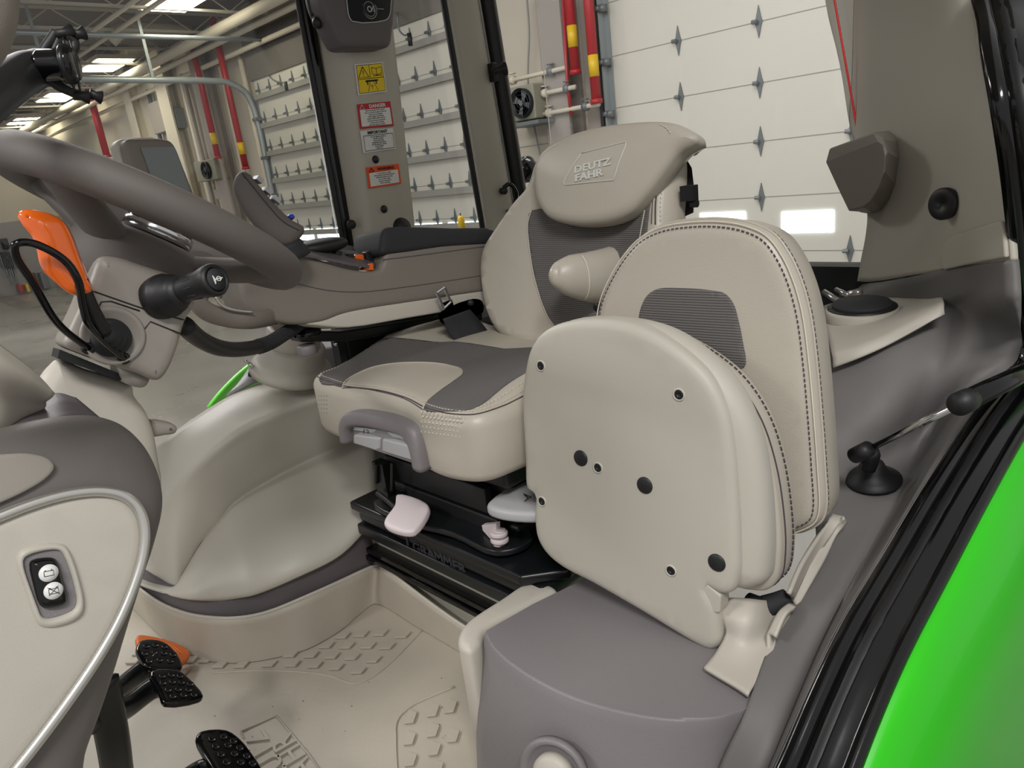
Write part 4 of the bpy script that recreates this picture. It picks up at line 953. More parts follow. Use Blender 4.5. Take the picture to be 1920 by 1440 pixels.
# recess by the hinge
mk('hinge_cover', *prism([J(1292, 1066, -.003), J(1352, 1118, -.003), J(1349, 1150, -.003), J(1328, 1150, -.003)], jn*-.03), 'shell_beige', js, smooth=False, bevel=.003)
# backrest
qn = _n((-1, -.06, .14)); qp = v3(.985, .52, .62)
def K(px, py, off=0): return P(px, py, pl=(qp+qn*off, qn))
qo = [(1112, 640), (1114, 590), (1122, 555), (1140, 515), (1165, 475), (1195, 443), (1235, 422), (1290, 412), (1350, 411), (1400, 420), (1440, 440), (1470, 480), (1492, 530), (1508, 590), (1520, 680), (1529, 780), (1536, 880), (1539, 960), (1530, 985), (1505, 1000), (1480, 1005), (1400, 960), (1250, 880), (1150, 800), (1118, 720)]
jb = Pad(qp, qn, [K(*q) for q in qo], .115, .022, .006, .10, rb=.03, step=.022, n=240, smooth=5)
jb.build('backrest', 'beige_leather', js)
mo = [(1196, 604), (1200, 580), (1212, 555), (1232, 542), (1280, 540), (1330, 544), (1358, 550), (1375, 570), (1384, 600), (1392, 640), (1395, 690), (1300, 680), (1190, 650)]
jb.patch('mesh_insert', [K(a, b, .005) for a, b in mo], 'mesh_back', js, eps=.0008, smooth=4, n=140)
W = [jb.o+jb.U*a+jb.V*b+jb.N*(-.004) for a, b in jb.inset(.004)]
mk('seam', *tubeg(W+[W[0]], .0012, 5), 'stitch_pale', js)
dashes('stitching', [jb.o+jb.U*a+jb.V*b+jb.N*(-.0005) for a, b in jb.inset(.0115)], .001, 'stitch', js, (.005, .003))
dashes('stitching', [jb.o+jb.U*a+jb.V*b-jb.N*(.030) for a, b in jb.inset(-.0005)], .0012, 'stitch', js, (.006, .003))
W = [jb.o+jb.U*a+jb.V*b-jb.N*(.022) for a, b in jb.inset(-.0008)]; mk('seam', *tubeg(W+[W[0]], .0022, 6), 'beige_leather', js)
# moulded bracket foot
br = [[(1345, 1205, .88), (1352, 1160, .90), (1360, 1130, .90), (1400, 1110, .90)],
      [(1320, 1252, .79), (1350, 1228, .81), (1378, 1180, .83), (1440, 1130, .86)],
      [(1340, 1272, .775), (1375, 1245, .79), (1410, 1200, .81), (1470, 1140, .85)]]
zf = .285
F_ = thing('seat_bracket', P(1370, 1240, z=.275), 'light moulded bracket foot under the folded instructor seat, next to the grey sill', 'bracket')
rows = [[P(1320, 1254, z=.279), P(1345, 1222, z=.282), P(1362, 1185, z=.295), P(1350, 1150, z=.32), P(1370, 1122, z=.335)],
        [P(1350, 1272, z=.279), P(1370, 1240, z=.282), P(1388, 1205, z=.295), P(1400, 1165, z=.325), P(1410, 1125, z=.335)],
        [P(1382, 1291, z=.279), P(1405, 1255, z=.280), P(1428, 1215, z=.285), P(1450, 1172, z=.29), P(1465, 1130, z=.30)],
        [P(1402, 1305, z=.279), P(1425, 1268, z=.281), P(1450, 1225, z=.286), P(1475, 1180, z=.292), P(1500, 1140, z=.30)]]
sheet('foot_plate', rows, 'beige', F_, .006, 5, 5, soff=0)
V, Fs = prism([P(1320, 1254, z=.279), P(1402, 1305, z=.279), P(1404, 1310, z=.27), P(1320, 1258, z=.27)], (.002, 0, 0))
rw = [[P(1440, 1222, z=.283), P(1462, 1185, z=.288), P(1480, 1160, z=.292)], [P(1442, 1190, z=.305), P(1462, 1150, z=.32), P(1480, 1134, z=.32)], [P(1455, 1195, z=.31), P(1475, 1152, z=.325), P(1492, 1140, z=.32)]]
sheet('side_rib', rw, 'beige', F_, .006, 5, 5, soff=0)
rw = [[P(1480, 1118, z=.31), P(1500, 1085, z=.325), P(1525, 1050, z=.34), P(1560, 985, z=.37), P(1583, 970, z=.39)], [P(1495, 1140, z=.300), P(1515, 1105, z=.315), P(1545, 1050, z=.335), P(1568, 1005, z=.358), P(1586, 978, z=.375)]]
sheet('side_rib', rw, 'beige', F_, .006, 5, 5, soff=0)
rw = [[P(1478, 1112, z=.35), P(1500, 1060, z=.36), P(1530, 1010, z=.37), P(1560, 965, z=.385)], [P(1486, 1122, z=.315), P(1504, 1085, z=.325), P(1530, 1042, z=.34), P(1583, 970, z=.385)]]
sheet('rear_flange', rw, 'beige', F_, .006, 5, 5, soff=0)
tube('hinge_boot', [P(1400, 1124, x=.87), P(1426, 1138, x=.88), P(1450, 1132, x=.89), P(1476, 1118, x=.90)], [.012, .017, .016, .012], 'black_soft', F_, 12)

# ================================================================== ARMREST CONSOLE
ac = thing('armrest_console', (.95, 1.42, .6), 'long taupe armrest console with black pad, rocker switches and silver-edged grip loop', 'console')
an = _n((-.06, -1, .12)); ap0 = v3(.95, 1.36, .78)
def A_(px, py, off=0): return P(px, py, pl=(ap0+an*off, an))
ao = [(452, 505), (470, 492), (520, 470), (560, 472), (600, 486), (650, 502), (700, 508), (716, 500), (724, 473), (740, 468), (830, 456), (930, 443), (935, 500), (930, 544), (907, 547), (770, 567), (680, 581), (640, 590), (610, 601), (580, 607), (540, 607), (490, 596), (462, 575), (450, 540)]
bd = Pad(ap0, an, [A_(*q) for q in ao], .13, .010, 0, rb=.02, step=.03, n=220, smooth=4)
bd.build('console_body', 'taupe_console', ac)
mk('seam', *tubeg(crom([A_(a, b, .0004) for a, b in [(560, 533), (620, 545), (680, 547), (760, 538), (850, 525), (918, 514)]], 5), .0011, 5), 'dark_taupe', ac)
mk('seam', *tubeg(crom([A_(a, b, .0004) for a, b in [(716, 487), (760, 482), (850, 470), (925, 460)]], 5), .0012, 5), 'dark_taupe', ac)
# paler underside
lo = [(575, 607), (610, 600), (640, 588), (680, 579), (770, 565), (905, 545), (925, 543), (925, 568), (900, 573), (760, 597), (655, 614), (600, 611)]
lp = Pad(ap0+an*-.004, an, [P(a, b, pl=(ap0+an*-.004, an)) for a, b in lo], .12, .004, 0, rb=.01, step=.03, n=160, smooth=3)
lp.build('pale_underside', 'beige', ac)
# cushion on top
to = [(716, 472), (716, 440), (722, 424), (760, 421), (850, 423), (932, 428), (934, 446), (830, 459), (740, 472)]
tn = an; tp0 = ap0+an*.006
pdm = Pad(tp0, tn, [P(a, b+4, pl=(tp0, tn)) for a, b in to], .16, .012, .0, rb=.03, step=.02, n=140, smooth=3)
pdm.build('arm_pad', 'black_soft', ac)
# grip loop at the front
lpth = [(470, 560), (445, 548), (405, 538), (378, 548), (368, 566), (385, 586), (430, 600), (500, 606)]
o = mk('grip_loop', *tubeg(crom([P(a, b, y=1.34) for a, b in [(378, 545), (370, 562), (385, 582), (425, 596), (465, 600)]]+[P(500, 596, y=1.37), P(540, 588, y=1.47)], 5), .018, 14, True, .55, (0, -1, 0)), 'taupe_console', ac)
mk('grip_edge', *tubeg(crom([P(a, b, y=1.325) for a, b in [(404, 556), (410, 567), (425, 577), (450, 583), (474, 585)]], 5), .003, 8), 'silver', ac)
# pod surface behind the wheel rim
mk('silver_strip', *tubeg([P(372, 477, y=1.25), P(466, 479, y=1.30)], .0018, 6), 'silver', ac)
po = [(330, 440), (345, 425), (380, 430), (430, 445), (470, 470), (465, 500), (440, 515), (400, 515), (360, 510), (335, 480)]
# switch deck on the console
def dk(px, py): return P(px, py, y=1.40)
mk('switch_deck', *prism(crom([P(500, 470, y=1.38), P(600, 486, y=1.37), P(690, 502, y=1.37), P(712, 480, y=1.50), P(640, 462, y=1.50), P(540, 455, y=1.48)], 4, True), (0, 0, .006)), 'dark_taupe', ac, smooth=False)
def rocker(name, px, py, w, h, d, y, m, lean=0):
    c = P(px, py, y=y); return mk(name, *boxg(c, (w, d, h), (_n((1, 0, -.12+lean)), (0, 1, 0), _n((.12-lean, 0, 1)))), m, ac, bevel=min(w, h, d)*.2)
rocker('orange_rocker', 671, 486, .024, .022, .02, 1.42, 'orange')
rocker('black_rocker', 690, 484, .018, .032, .02, 1.42, 'black', .2)
mk('orange_lever', *prism([P(680, 507, y=1.375), P(702, 507, y=1.375), P(700, 493, y=1.375), P(692, 495, y=1.375)], (0, .02, 0)), 'orange', ac, smooth=False, bevel=.002)
rocker('yellow_rocker', 605, 482, .022, .008, .02, 1.41, 'yellow')
for (px, py, m) in [(585, 475, 'dark_taupe'), (622, 486, 'blue'), (638, 490, 'grey_switch'), (652, 492, 'column_grey'), (570, 470, 'black'), (632, 476, 'black'), (655, 480, 'black')]:
    rocker('button', px, py, .016, .010, .018, 1.42, m)
mk('palm_rest', *ellipsoid(P(598, 462, y=1.45), XYZ, (.066, .05, .017), 24, 12, .8), 'black', ac)
# orange pull in the pillar pocket
o = thing('storage_pocket', P(712, 480, y=1.60), 'small recess with an orange pull behind the front end of the black arm pad', 'pocket')
mk('pocket', *boxg(P(710, 468, y=1.62), (.03, .05, .075)), 'dark_taupe', o, bevel=.01)
mk('orange_pull', *boxg(P(716, 457, y=1.585), (.022, .02, .018)), 'orange', o, bevel=.003)
# black bowl-like cap behind the pad
tag(lathe('round_cap', [(.030, -.01), (.030, .0), (.026, .012), (.012, .02), (.001, .022)], P(752, 427, y=1.70), (-.2, -1, .4), 'black'), 'black domed cap rising behind the black arm pad at the pillar foot', 'cap')
# drive joystick
jk = thing('joystick', P(545, 470, y=1.38), 'taupe hand controller with blue buttons standing at the front of the armrest console', 'joystick')
kn_ = _n((-.35, -1, .15)); kp0 = P(500, 390, y=1.33)
def Jk(px, py, off=0): return P(px, py, pl=(kp0+kn_*off, kn_))
ko = [(439, 345), (444, 326), (456, 319), (468, 324), (482, 340), (500, 362), (525, 390), (550, 412), (571, 424), (572, 434), (560, 450), (545, 462), (525, 458), (500, 440), (470, 408), (448, 372)]
k_ = Pad(kp0, kn_, [Jk(*q) for q in ko], .055, .014, .003, .02, rb=.02, step=.012, n=110, smooth=4); k_.build('grip', 'wheel_taupe', jk)
k_.line('seam', [Jk(a, b) for a, b in [(452, 322), (470, 345), (500, 382), (530, 415), (560, 432)]], .0008, 'ink', jk)
mk('front_buttons', *join([boxg(Jk(a, b, -.02), (.014, .02, .009), (_n((.7, 0, -.7)), (0, 1, 0), _n((.7, 0, .7)))) for a, b in [(484, 337), (500, 358), (516, 374)]]), 'grey_switch', jk, smooth=False)
mk('blue_button', *ellipsoid(Jk(545, 407, -.02), XYZ, (.007, .010, .006), 16, 10), 'blue', jk)
mk('stem', *tubeg(crom([Jk(515, 430, -.03), Jk(530, 455, -.03), Jk(548, 478, -.03)], 4), .026, 14), 'black', jk)
mk('rubber_gaiter', *latheg([(.040, 0), (.036, .008), (.038, .012), (.032, .020), (.034, .024), (.028, .032)], Jk(545, 474, -.03)-v3(0, 0, .01), (-.2, 0, 1), 24), 'black_soft', jk)

# ================================================================== TERMINAL SCREEN
ts = thing('terminal_screen', P(330, 450, y=1.5), 'grey framed touch screen standing behind the steering wheel rim', 'screen')
tn_ = _n((.10, -1, .06)); t0 = P(310, 340, y=1.50)
def Ts(px, py, off=0): return P(px, py, pl=(t0+tn_*off, tn_))
to = [(238, 262), (262, 259), (316, 261), (328, 270), (345, 310), (372, 380), (402, 460), (404, 480), (330, 480), (300, 440), (262, 350), (242, 300)]
t_ = Pad(t0, tn_, [Ts(*q) for q in to], .035, .010, 0, rb=.008, step=.02, n=140, smooth=3); t_.build('casing', 'taupe_console', ts)
mk('screen_glass', *prism([Ts(263, 277, .0005), Ts(326, 275, .0005), Ts(392, 462, .0005), Ts(330, 462, .0005)], tn_*.002), 'screen', ts, smooth=False)
t2 = t0-tn_*.03
mo_ = [(218, 275), (224, 262), (240, 258), (310, 262), (340, 330), (390, 450), (390, 470), (330, 470), (270, 400), (235, 320)]
t3 = Pad(t2, tn_, [P(a, b, pl=(t2, tn_)) for a, b in mo_], .04, .012, 0, rb=.012, step=.03, n=120, smooth=3); t3.build('back_cover', 'beige', ts)
tube('mounting_arm', [Ts(300, 440, -.05), Ts(330, 480, -.05), Ts(420, 500, -.03), P(520, 520, y=1.44)], .016, 'black', ts, 10)

SPK = [(math.radians(a), math.radians(a), w, .034) for a, w in ((42, .02), (138, .02), (212, .030), (322, .03))]
# ================================================================== STEERING WHEEL AND COLUMN
wc = v3(.3424, .9795, .9832); wn_ = _n((math.sin(.609)*math.cos(.11), -math.sin(.609)*math.sin(.11), math.cos(.609))); WR = .167
wu = _n(np.cross((0, 1, 0), wn_)); wv = np.cross(wn_, wu)
sw = thing('steering_wheel', wc-wn_*.09, 'taupe steering wheel with thick padded rim and chrome hub badge', 'steering wheel')
def wh(a, r, h=0): return wc+(wu*math.cos(a)+wv*math.sin(a))*r+wn_*h
ring_ = [wh(2*math.pi*k/96, WR) for k in range(96)]
V = []; Fs = []
for i in range(96):
    a = 2*math.pi*i/96
    for k in range(18):
        t = 2*math.pi*k/18; V.append(wh(a, WR+.0225*math.cos(t), .0225*math.sin(t)))
for i in range(96):
    for k in range(18): Fs.append((i*18+k, i*18+(k+1) % 18, ((i+1) % 96)*18+(k+1) % 18, ((i+1) % 96)*18+k))
mk('rim', V, Fs, 'wheel_taupe', sw)
for (a, b, w0, w1) in SPK:
    p = [wh(a, WR*.99, -.003), wh(a, WR*.84, -.014), wh(a, WR*.60, -.030), wh(b, WR*.36, -.044), wh(b, .02, -.050)]
    mk('spoke', *tubeg(crom(p, 6), list(np.interp(np.linspace(0, 1, 25), [0, .3, 1], [w0, w0, w1])), 16, True, .5, tuple(wn_)), 'wheel_taupe', sw)
mk('hub', *latheg([(.030, -.110), (.060, -.105), (.074, -.085), (.082, -.050), (.076, -.034), (.060, -.026), (.001, -.026)], wc, wn_, 40), 'wheel_taupe', sw)
bc = P(298, 433, d=float(np.linalg.norm(wc-wn_*.01-EYE)))
bc = bc+wn_*.010
mk('hub_badge', *latheg([(.040, -.020), (.040, -.010), (.039, -.008), (.039, .004), (.036, .013), (.028, .024), (.015, .029), (.001, .030)], bc, wn_, 40), 'black_gloss', sw)
mk('badge_ring', *latheg([(.0415, -.020), (.0425, -.016), (.0425, -.009), (.0410, -.006), (.0395, -.007)], bc, wn_, 44), 'chrome', sw)
for t in (200, 255, 310, 20, 80, 140):
    a = math.radians(t); d_ = wu*math.cos(a)+wv*math.sin(a)
    mk('badge_rib', *tubeg([bc+d_*.0395+wn_*.002, bc+d_*.0365+wn_*.014, bc+d_*.029+wn_*.0245], .0022, 6), 'chrome', sw)
sc_ = thing('steering_column', (.25, .95, .55), 'grey steering column housing under the wheel carrying its levers and stalks', 'steering column')
sn = _n((-.12, -1, .10)); s0 = P(250, 600, y=.90)
def S(px, py, off=0): return P(px, py, pl=(s0+sn*off, sn))
so = [(188, 482), (215, 480), (262, 492), (320, 512), (362, 545), (368, 572), (350, 600), (334, 655), (314, 700), (300, 713), (285, 712), (262, 702), (225, 690), (165, 668), (120, 646), (128, 618), (150, 570), (168, 525)]
cb = Pad(s0, sn, [S(*q) for q in so], .13, .012, 0, rb=.03, step=.025, n=180, smooth=4); cb.build('upper_housing', 'column_grey', sc_)
for l in ([(160, 540), (172, 545), (272, 580), (345, 600)], [(262, 640), (270, 618), (282, 603), (344, 628)], [(180, 585), (190, 566), (208, 565), (262, 583)], [(232, 635), (262, 645)]):
    mk('seam', *tubeg([S(a, b, .0003) for a, b in l], .0009, 5), 'ink', sc_)
mk('lower_sleeve', *prism(crom([S(225, 685, -.02), S(280, 700, -.02), S(275, 722, -.02), S(262, 727, -.02), S(232, 715, -.02)], 3, True), -sn*.07), 'column_grey', sc_)
# collar where wheel meets column
mk('neck', *latheg([(.040, -.02), (.045, -.0), (.045, .02)], wc-wn_*.12, wn_, 30), 'black', sc_)
# lever boot and shuttle lever
bq = S(200, 622, 0)
mk('boot_ring', *latheg([(.034, -.004), (.034, .002), (.031, .005), (.028, .002)], S(212, 630, 0), sn, 36), 'column_grey', sc_)
bx = _n(S(190, 622, .1)-S(200, 622, 0)+v3(-.01, 0, .02))
mk('lever_boot', *latheg([(.022, 0), (.022, .007), (.018, .009), (.018, .016), (.0145, .018), (.0145, .025), (.010, .028), (.008, .040)], S(208, 634, 0), bx, 30), 'black_soft', sc_)
sl = [S(196, 622, .035), S(178, 592, .05), S(163, 560, .06), S(150, 525, .065)]
mk('lever_shaft', *tubeg(crom(sl, 4), .0080, 12), 'black', sc_)
on_ = _n((-.35, -1, .15)); o0 = S(105, 470, .07)
def O(px, py, off=0): return P(px, py, pl=(o0+on_*off, on_))
oo = [(29, 402), (34, 394), (50, 390), (75, 394), (100, 402), (118, 415), (132, 440), (145, 475), (160, 515), (170, 545), (160, 552), (148, 553), (140, 554), (125, 548), (100, 528), (80, 510), (70, 490), (66, 470), (58, 445), (40, 422)]
ok = Pad(o0, on_, [O(*q) for q in oo], .036, .009, .012, .022, rb=.012, step=.008, n=130, smooth=4); ok.build('orange_knob', 'orange', sc_)
# guard wire
gw = [S(165, 653, .003), S(120, 620, .03), S(98, 592, .05), S(60, 520, .085), S(32, 480, .10), (28, 455), (40, 452), (75, 462), (110, 480), (138, 510), (152, 560), (160, 590), (185, 628), (230, 672)]
gp_ = []
for q, off in [((165, 653), .002), ((120, 618), .03), ((98, 592), .045), ((62, 530), .07), ((30, 480), .085), ((30, 458), .09), ((55, 455), .09), ((90, 468), .09), ((125, 492), .085), ((146, 525), .08), ((155, 570), .07), ((165, 605), .06), ((190, 635), .035), ((232, 672), .002)]: gp_.append(S(q[0], q[1], off))
mk('guard_wire', *tubeg(crom(gp_, 6), .0040, 10), 'black_gloss', sc_)
for q in ((165, 653), (232, 672)): mk('wire_socket', *latheg([(.007, -.002), (.007, .003), (.005, .004)], S(*q), sn, 16), 'black', sc_)
# horn stalk
h0 = S(308, 556, .0); h1 = S(402, 525, .075); hx = _n(h1-h0)
mk('stalk_boot', *latheg([(.0265, -.01), (.0265, .006), (.0235, .010), (.0235, .016), (.019, .020), (.019, .026), (.013, .034)], h0, hx, 30), 'black', sc_)
Lh = np.linalg.norm(h1-h0)
st_ = mk('horn_stalk', *latheg([(.012, .02), (.0145, .04), (.016, Lh*.75), (.0185, Lh*.9), (.0192, Lh), (.017, Lh+.004), (.0145, Lh+.004), (.0138, Lh+.001), (.001, Lh+.001)], h0, hx, 30), 'black', sc_)
mk('horn_button', *latheg([(.0128, 0), (.0128, .003), (.001, .0045)], h0+hx*(Lh+.001), hx, 26), 'black_soft', st_)
hc = h0+hx*(Lh+.0062); ru = _n(np.cross((0, 0, 1), hx)); uu = np.cross(hx, ru)
def hp_(a, b): return hc+ru*a*.001+uu*b*.001
mk('horn_symbol', *join([prism([hp_(-6, 5), hp_(-4.5, 1.5), hp_(-4.5, -1.5), hp_(-6, -5), hp_(-7, -5), hp_(-7, 5)], hx*.0004), tubeg([hp_(-4.5, 0), hp_(6.5, 0)], .0007, 5), tubeg([hp_(1+3.2*math.cos(t), 0+2.4*math.sin(t)) for t in np.linspace(0, 6.28, 20)], .0006, 5)]), 'white_sticker', st_, smooth=False)
for k in range(10):
    t = 2*math.pi*k/10; d_ = ru*math.cos(t)+uu*math.sin(t); mk('grip_rib', *tubeg([h0+hx*.05+d_*.0147, h0+hx*Lh*.74+d_*.0161], .0008, 5), 'black_soft', st_)
# column foot and shells
f0 = P(200, 760, y=.96); fn = _n((-.15, -1, .2))
def Ff(px, py, off=0): return P(px, py, pl=(f0+fn*off, fn))
fo = [(75, 705), (92, 684), (108, 672), (160, 690), (250, 722), (254, 742), (272, 765), (288, 800), (298, 850), (300, 930), (150, 940), (60, 900), (50, 760)]
ft = Pad(f0, fn, [Ff(*q) for q in fo], .16, .02, .004, .05, rb=.03, step=.03, n=160, smooth=4); ft.build('column_foot', 'beige', sc_)
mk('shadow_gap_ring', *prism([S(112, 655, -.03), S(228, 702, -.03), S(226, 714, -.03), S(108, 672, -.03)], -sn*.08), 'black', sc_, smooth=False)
tag(sc_, None)
# tilt lever
tl = [(283, 786), (300, 787), (322, 793), (333, 802), (330, 812), (310, 816), (286, 818)]
tn2 = fn; t_o = P(305, 800, y=.97)
tp3 = Pad(t_o, fn, [P(a, b, pl=(t_o, fn)) for a, b in tl], .03, .007, .001, rb=.006, step=.012, n=60, smooth=3); tp3.build('tilt_lever', 'column_grey', sc_)

# ================================================================== DASHBOARD SIDE
db = thing('dashboard', (.05, .72, .1), 'dashboard side with silver-edged light panel and battery switch, lower left', 'dashboard')
dn = _n((.05, -1, .22)); d0 = P(150, 1050, y=.60)
def D(px, py, off=0): return P(px, py, pl=(d0+dn*off, dn))
ho_ = [(-300, 860), (-120, 830), (0, 803), (60, 788), (130, 776), (200, 775), (245, 790), (285, 825), (312, 870), (326, 920), (326, 960), (312, 1020), (290, 1090), (262, 1180), (232, 1280), (205, 1360), (180, 1430), (160, 1520), (-120, 1560), (-300, 1560)]
hd_ = Pad(d0, dn, [D(*q) for q in ho_], .16, .035, .004, .06, rb=.05, step=.03, n=220, smooth=4); hd_.build('hood', 'taupe', db)
inn = [(-120, 1010), (-40, 985), (0, 968), (60, 945), (130, 926), (190, 921), (232, 930), (258, 952), (271, 990), (268, 1040), (250, 1100), (222, 1165), (180, 1238), (120, 1325), (60, 1405), (20, 1455), (-60, 1560), (-120, 1580)]
pn = Pad(d0+dn*.012, dn, [P(a, b, pl=(d0+dn*.012, dn)) for a, b in inn], .02, .008, .0, .05, rb=.003, step=.03, n=220, smooth=4)
pn.build('light_panel', 'shell_beige', db)
W = [pn.o+pn.U*a+pn.V*b+pn.N*(.000) for a, b in pn.out]; ti = [W[i] for i in range(len(W))]
mk('silver_trim', *tubeg(ti+[ti[0]], .0044, 10), 'silver', db)
io = d0+dn*.0065; ip = Pad(io, dn, [P(a, b, pl=(io, dn)) for a, b in [(-150, 850), (0, 852), (50, 850), (88, 858), (103, 875), (90, 895), (55, 918), (0, 944), (-80, 972), (-150, 990)]], .008, .002, 0, rb=.001, step=.02, n=120, smooth=4); ip.build('upper_inlay', 'column_grey', db)
# crease line on the light panel

# battery switch in its recess
fr_ = [(30, 1050), (36, 1034), (55, 1024), (100, 1018), (122, 1022), (134, 1040), (150, 1090), (158, 1130), (154, 1152), (138, 1166), (95, 1178), (75, 1174), (64, 1158), (48, 1110)]
fr2 = [(44, 1052), (50, 1044), (95, 1032), (112, 1034), (122, 1050), (138, 1100), (142, 1130), (136, 1142), (92, 1158), (78, 1154), (70, 1135)]
A = resample(crom([D(a, b, .012) for a, b in fr_], 5, True), 60, True); B = resample(crom([D(a, b, .012) for a, b in fr2], 5, True), 60, True)
def al(A, B):
    k = min(range(len(B)), key=lambda k: sum(np.linalg.norm(A[i]-B[(i+k) % len(B)]) for i in range(0, len(A), 6))); return [B[(i+k) % len(B)] for i in range(len(B))]
B = al(A, B); rngs = [A, [a*.7+b*.3+dn*.004 for a, b in zip(A, B)], [a*.25+b*.75+dn*.004 for a, b in zip(A, B)], B, [b-dn*.002 for b in B]]
V, Fs = loft(rngs, False, False); mk('switch_frame', V, Fs, 'shell_beige', db)
mk('switch_bed', *prism([b+dn*.0006 for b in B], dn*.0004), 'grey_trim', db, smooth=False)
so_ = [(58, 1060), (62, 1052), (95, 1046), (108, 1050), (120, 1085), (130, 1125), (122, 1136), (88, 1142), (78, 1136), (66, 1100)]
s_o = D(95, 1095, .020)
sp_ = Pad(s_o, dn, [P(a, b, pl=(s_o, dn)) for a, b in so_], .010, .005, .002, .01, rb=.001, step=.006, n=80, smooth=3); so2 = sp_.build('battery_switch', 'black_gloss', db)
rr_ = _n(D(140, 1088)-D(60, 1105)); uu_ = _n(D(86, 1060)-D(98, 1130)); 
for i, (px, py) in enumerate([(90, 1074), (99, 1107)]):
    c = sp_.w([sp_.uv(P(px, py, pl=(s_o, dn)))], .0004)[0]
    mk('round_button', *latheg([(.0062, 0), (.0062, .0008), (.001, .001)], c, dn, 24), 'white_sticker', so2)
    q = lambda a, b: c+dn*.0012+rr_*a*.001+uu_*b*.001
    g = [tubeg([q(-3, -2), q(3, -2), q(3, 1.6), q(-3, 1.6), q(-3, -2)], .00025, 4), tubeg([q(-2, 1.6), q(-2, 2.6)], .0003, 4), tubeg([q(2, 1.6), q(2, 2.6)], .0003, 4)]
    if i: g += [tubeg([q(-3.4, -3), q(3.4, 3)], .00025, 4), tubeg([q(-3.4, 3), q(3.4, -3)], .00025, 4)]
    mk('battery_symbol', *join(g), 'ink', so2, smooth=False)
mk('lower_body', *b2(-.75, -.05, .68, 1.15, .0, .74), 'taupe', db, bevel=.03)
# cowl shell above the hood
cw = thing('dashboard_cowl', P(0, 800, y=.75), 'pale curved cowl shell at the left edge, between column foot and dashboard side', 'cowl')
rows = [[P(-120, 560, y=.74), P(-60, 610, y=.74), P(0, 655, y=.74), P(50, 693, y=.745), P(97, 736, y=.76)],
        [P(-120, 590, y=.73), P(-60, 640, y=.73), P(0, 682, y=.73), P(50, 712, y=.74), P(92, 742, y=.76)],
        [P(-120, 650, y=.76), P(-60, 700, y=.76), P(0, 740, y=.76), P(40, 748, y=.77), P(85, 752, y=.78)],
        [P(-120, 760, y=.78), P(-60, 790, y=.78), P(0, 802, y=.78), P(40, 785, y=.79), P(78, 765, y=.79)],
        [P(-120, 830, y=.82), P(-60, 840, y=.82), P(0, 835, y=.82), P(40, 815, y=.82), P(78, 785, y=.82)]]
sheet('cowl_shell', rows, 'beige', cw, .008, 6, 6, soff=0)
rows = [[P(-60, 840, y=.80), P(0, 800, y=.80), P(60, 765, y=.81), P(100, 742, y=.82), P(140, 750, y=.84)], [P(-60, 900, y=.72), P(0, 860, y=.72), P(80, 820, y=.72), P(140, 800, y=.74), P(200, 800, y=.76)]]
sheet('dark_liner', rows, 'dark_taupe', cw, .006, 5, 3)

# ================================================================== PEDALS
def pedal(name, outl, z, lab, arm, holes, m='black_gloss', grp=None):
    p = [P(a, b, z=z) for a, b in outl]; c = np.mean(p, 0); nn = _n((.45, -.25, .85))
    pts = [P(a, b, pl=(c, nn)) for a, b in outl]
    o = thing(name, c, lab, 'pedal', grp)
    pd_ = Pad(c, nn, pts, .012, .004, .0, rb=.003, step=.012, n=80, smooth=3, up=(1, 0, 0)); pd_.build('pedal_pad', m, o)
    for (a, b) in holes: 
        q = P(a, b, pl=(c, nn)); mk('grip_cup', *latheg([(.0065, 0), (.0055, .0025), (.0042, .0005)], q, nn, 12), 'black_metal', o)
    if arm: tube('pedal_arm', [P(a, b, z=zz) for a, b, zz in arm], .014, 'black_metal', o, 10, flat=1.5)
    return o
h1_ = [(275, 1212), (292, 1210), (309, 1213), (272, 1226), (290, 1224), (308, 1225), (325, 1228), (280, 1240), (300, 1238), (320, 1240)]
pedal('brake_pedal', [(256, 1212), (266, 1199), (298, 1199), (322, 1212), (343, 1246), (338, 1254), (280, 1250), (262, 1230)], .17, 'upper black brake pedal in front of the orange pedal', [(300, 1240, .155), (262, 1262, .15), (215, 1300, .17), (150, 1340, .25)], h1_)
h2_ = [(305, 1268), (322, 1266), (338, 1268), (306, 1281), (324, 1279), (341, 1280), (357, 1283), (316, 1294), (335, 1293), (354, 1294), (325, 1306), (345, 1304), (364, 1303)]
pedal('brake_pedal', [(283, 1257), (334, 1255), (358, 1273), (382, 1303), (376, 1309), (311, 1317), (300, 1295)], .16, 'lower black brake pedal, overlapping below the upper one', [(320, 1290, .145), (290, 1290, .14), (240, 1325, .15), (150, 1360, .25)], h2_)
h3_ = [(398, 1386), (420, 1382), (438, 1390), (405, 1400), (428, 1398), (450, 1403), (415, 1415), (440, 1414), (463, 1418), (425, 1430), (452, 1430), (474, 1432)]
pedal('clutch_pedal', [(369, 1380), (378, 1369), (425, 1367), (452, 1385), (476, 1415), (492, 1440), (500, 1470), (430, 1475), (395, 1430)], .16, 'black clutch pedal at the bottom edge over the moulded lettering', [(410, 1440, .15), (370, 1450, .15), (300, 1500, .18)], h3_)
o = pedal('accelerator_pedal', [(258, 1190), (285, 1192), (320, 1201), (350, 1214), (357, 1224), (350, 1238), (338, 1244), (300, 1240), (262, 1215)], .055, 'orange ribbed accelerator pedal behind the black brake pedals', None, [], 'orange_dull')
c_ = np.array(o.location)
for k in range(7): 
    mk('pedal_rib', *tubeg([P(285+k*6, 1196+k*2+2, z=.066), P(312+k*5, 1236-k*2, z=.066)], .0012, 5), 'orange_dull', o)
o = tag(mk('pedal_post', *tubeg(crom([P(190, 1280, z=.30), P(203, 1340, z=.22), P(214, 1400, z=.14), P(222, 1460, z=.05)], 5), .026, 12, True, .35, (0, -1, 0)), 'black_metal'), 'broad black steel post beside the dashboard panel, left of the pedals', 'post')

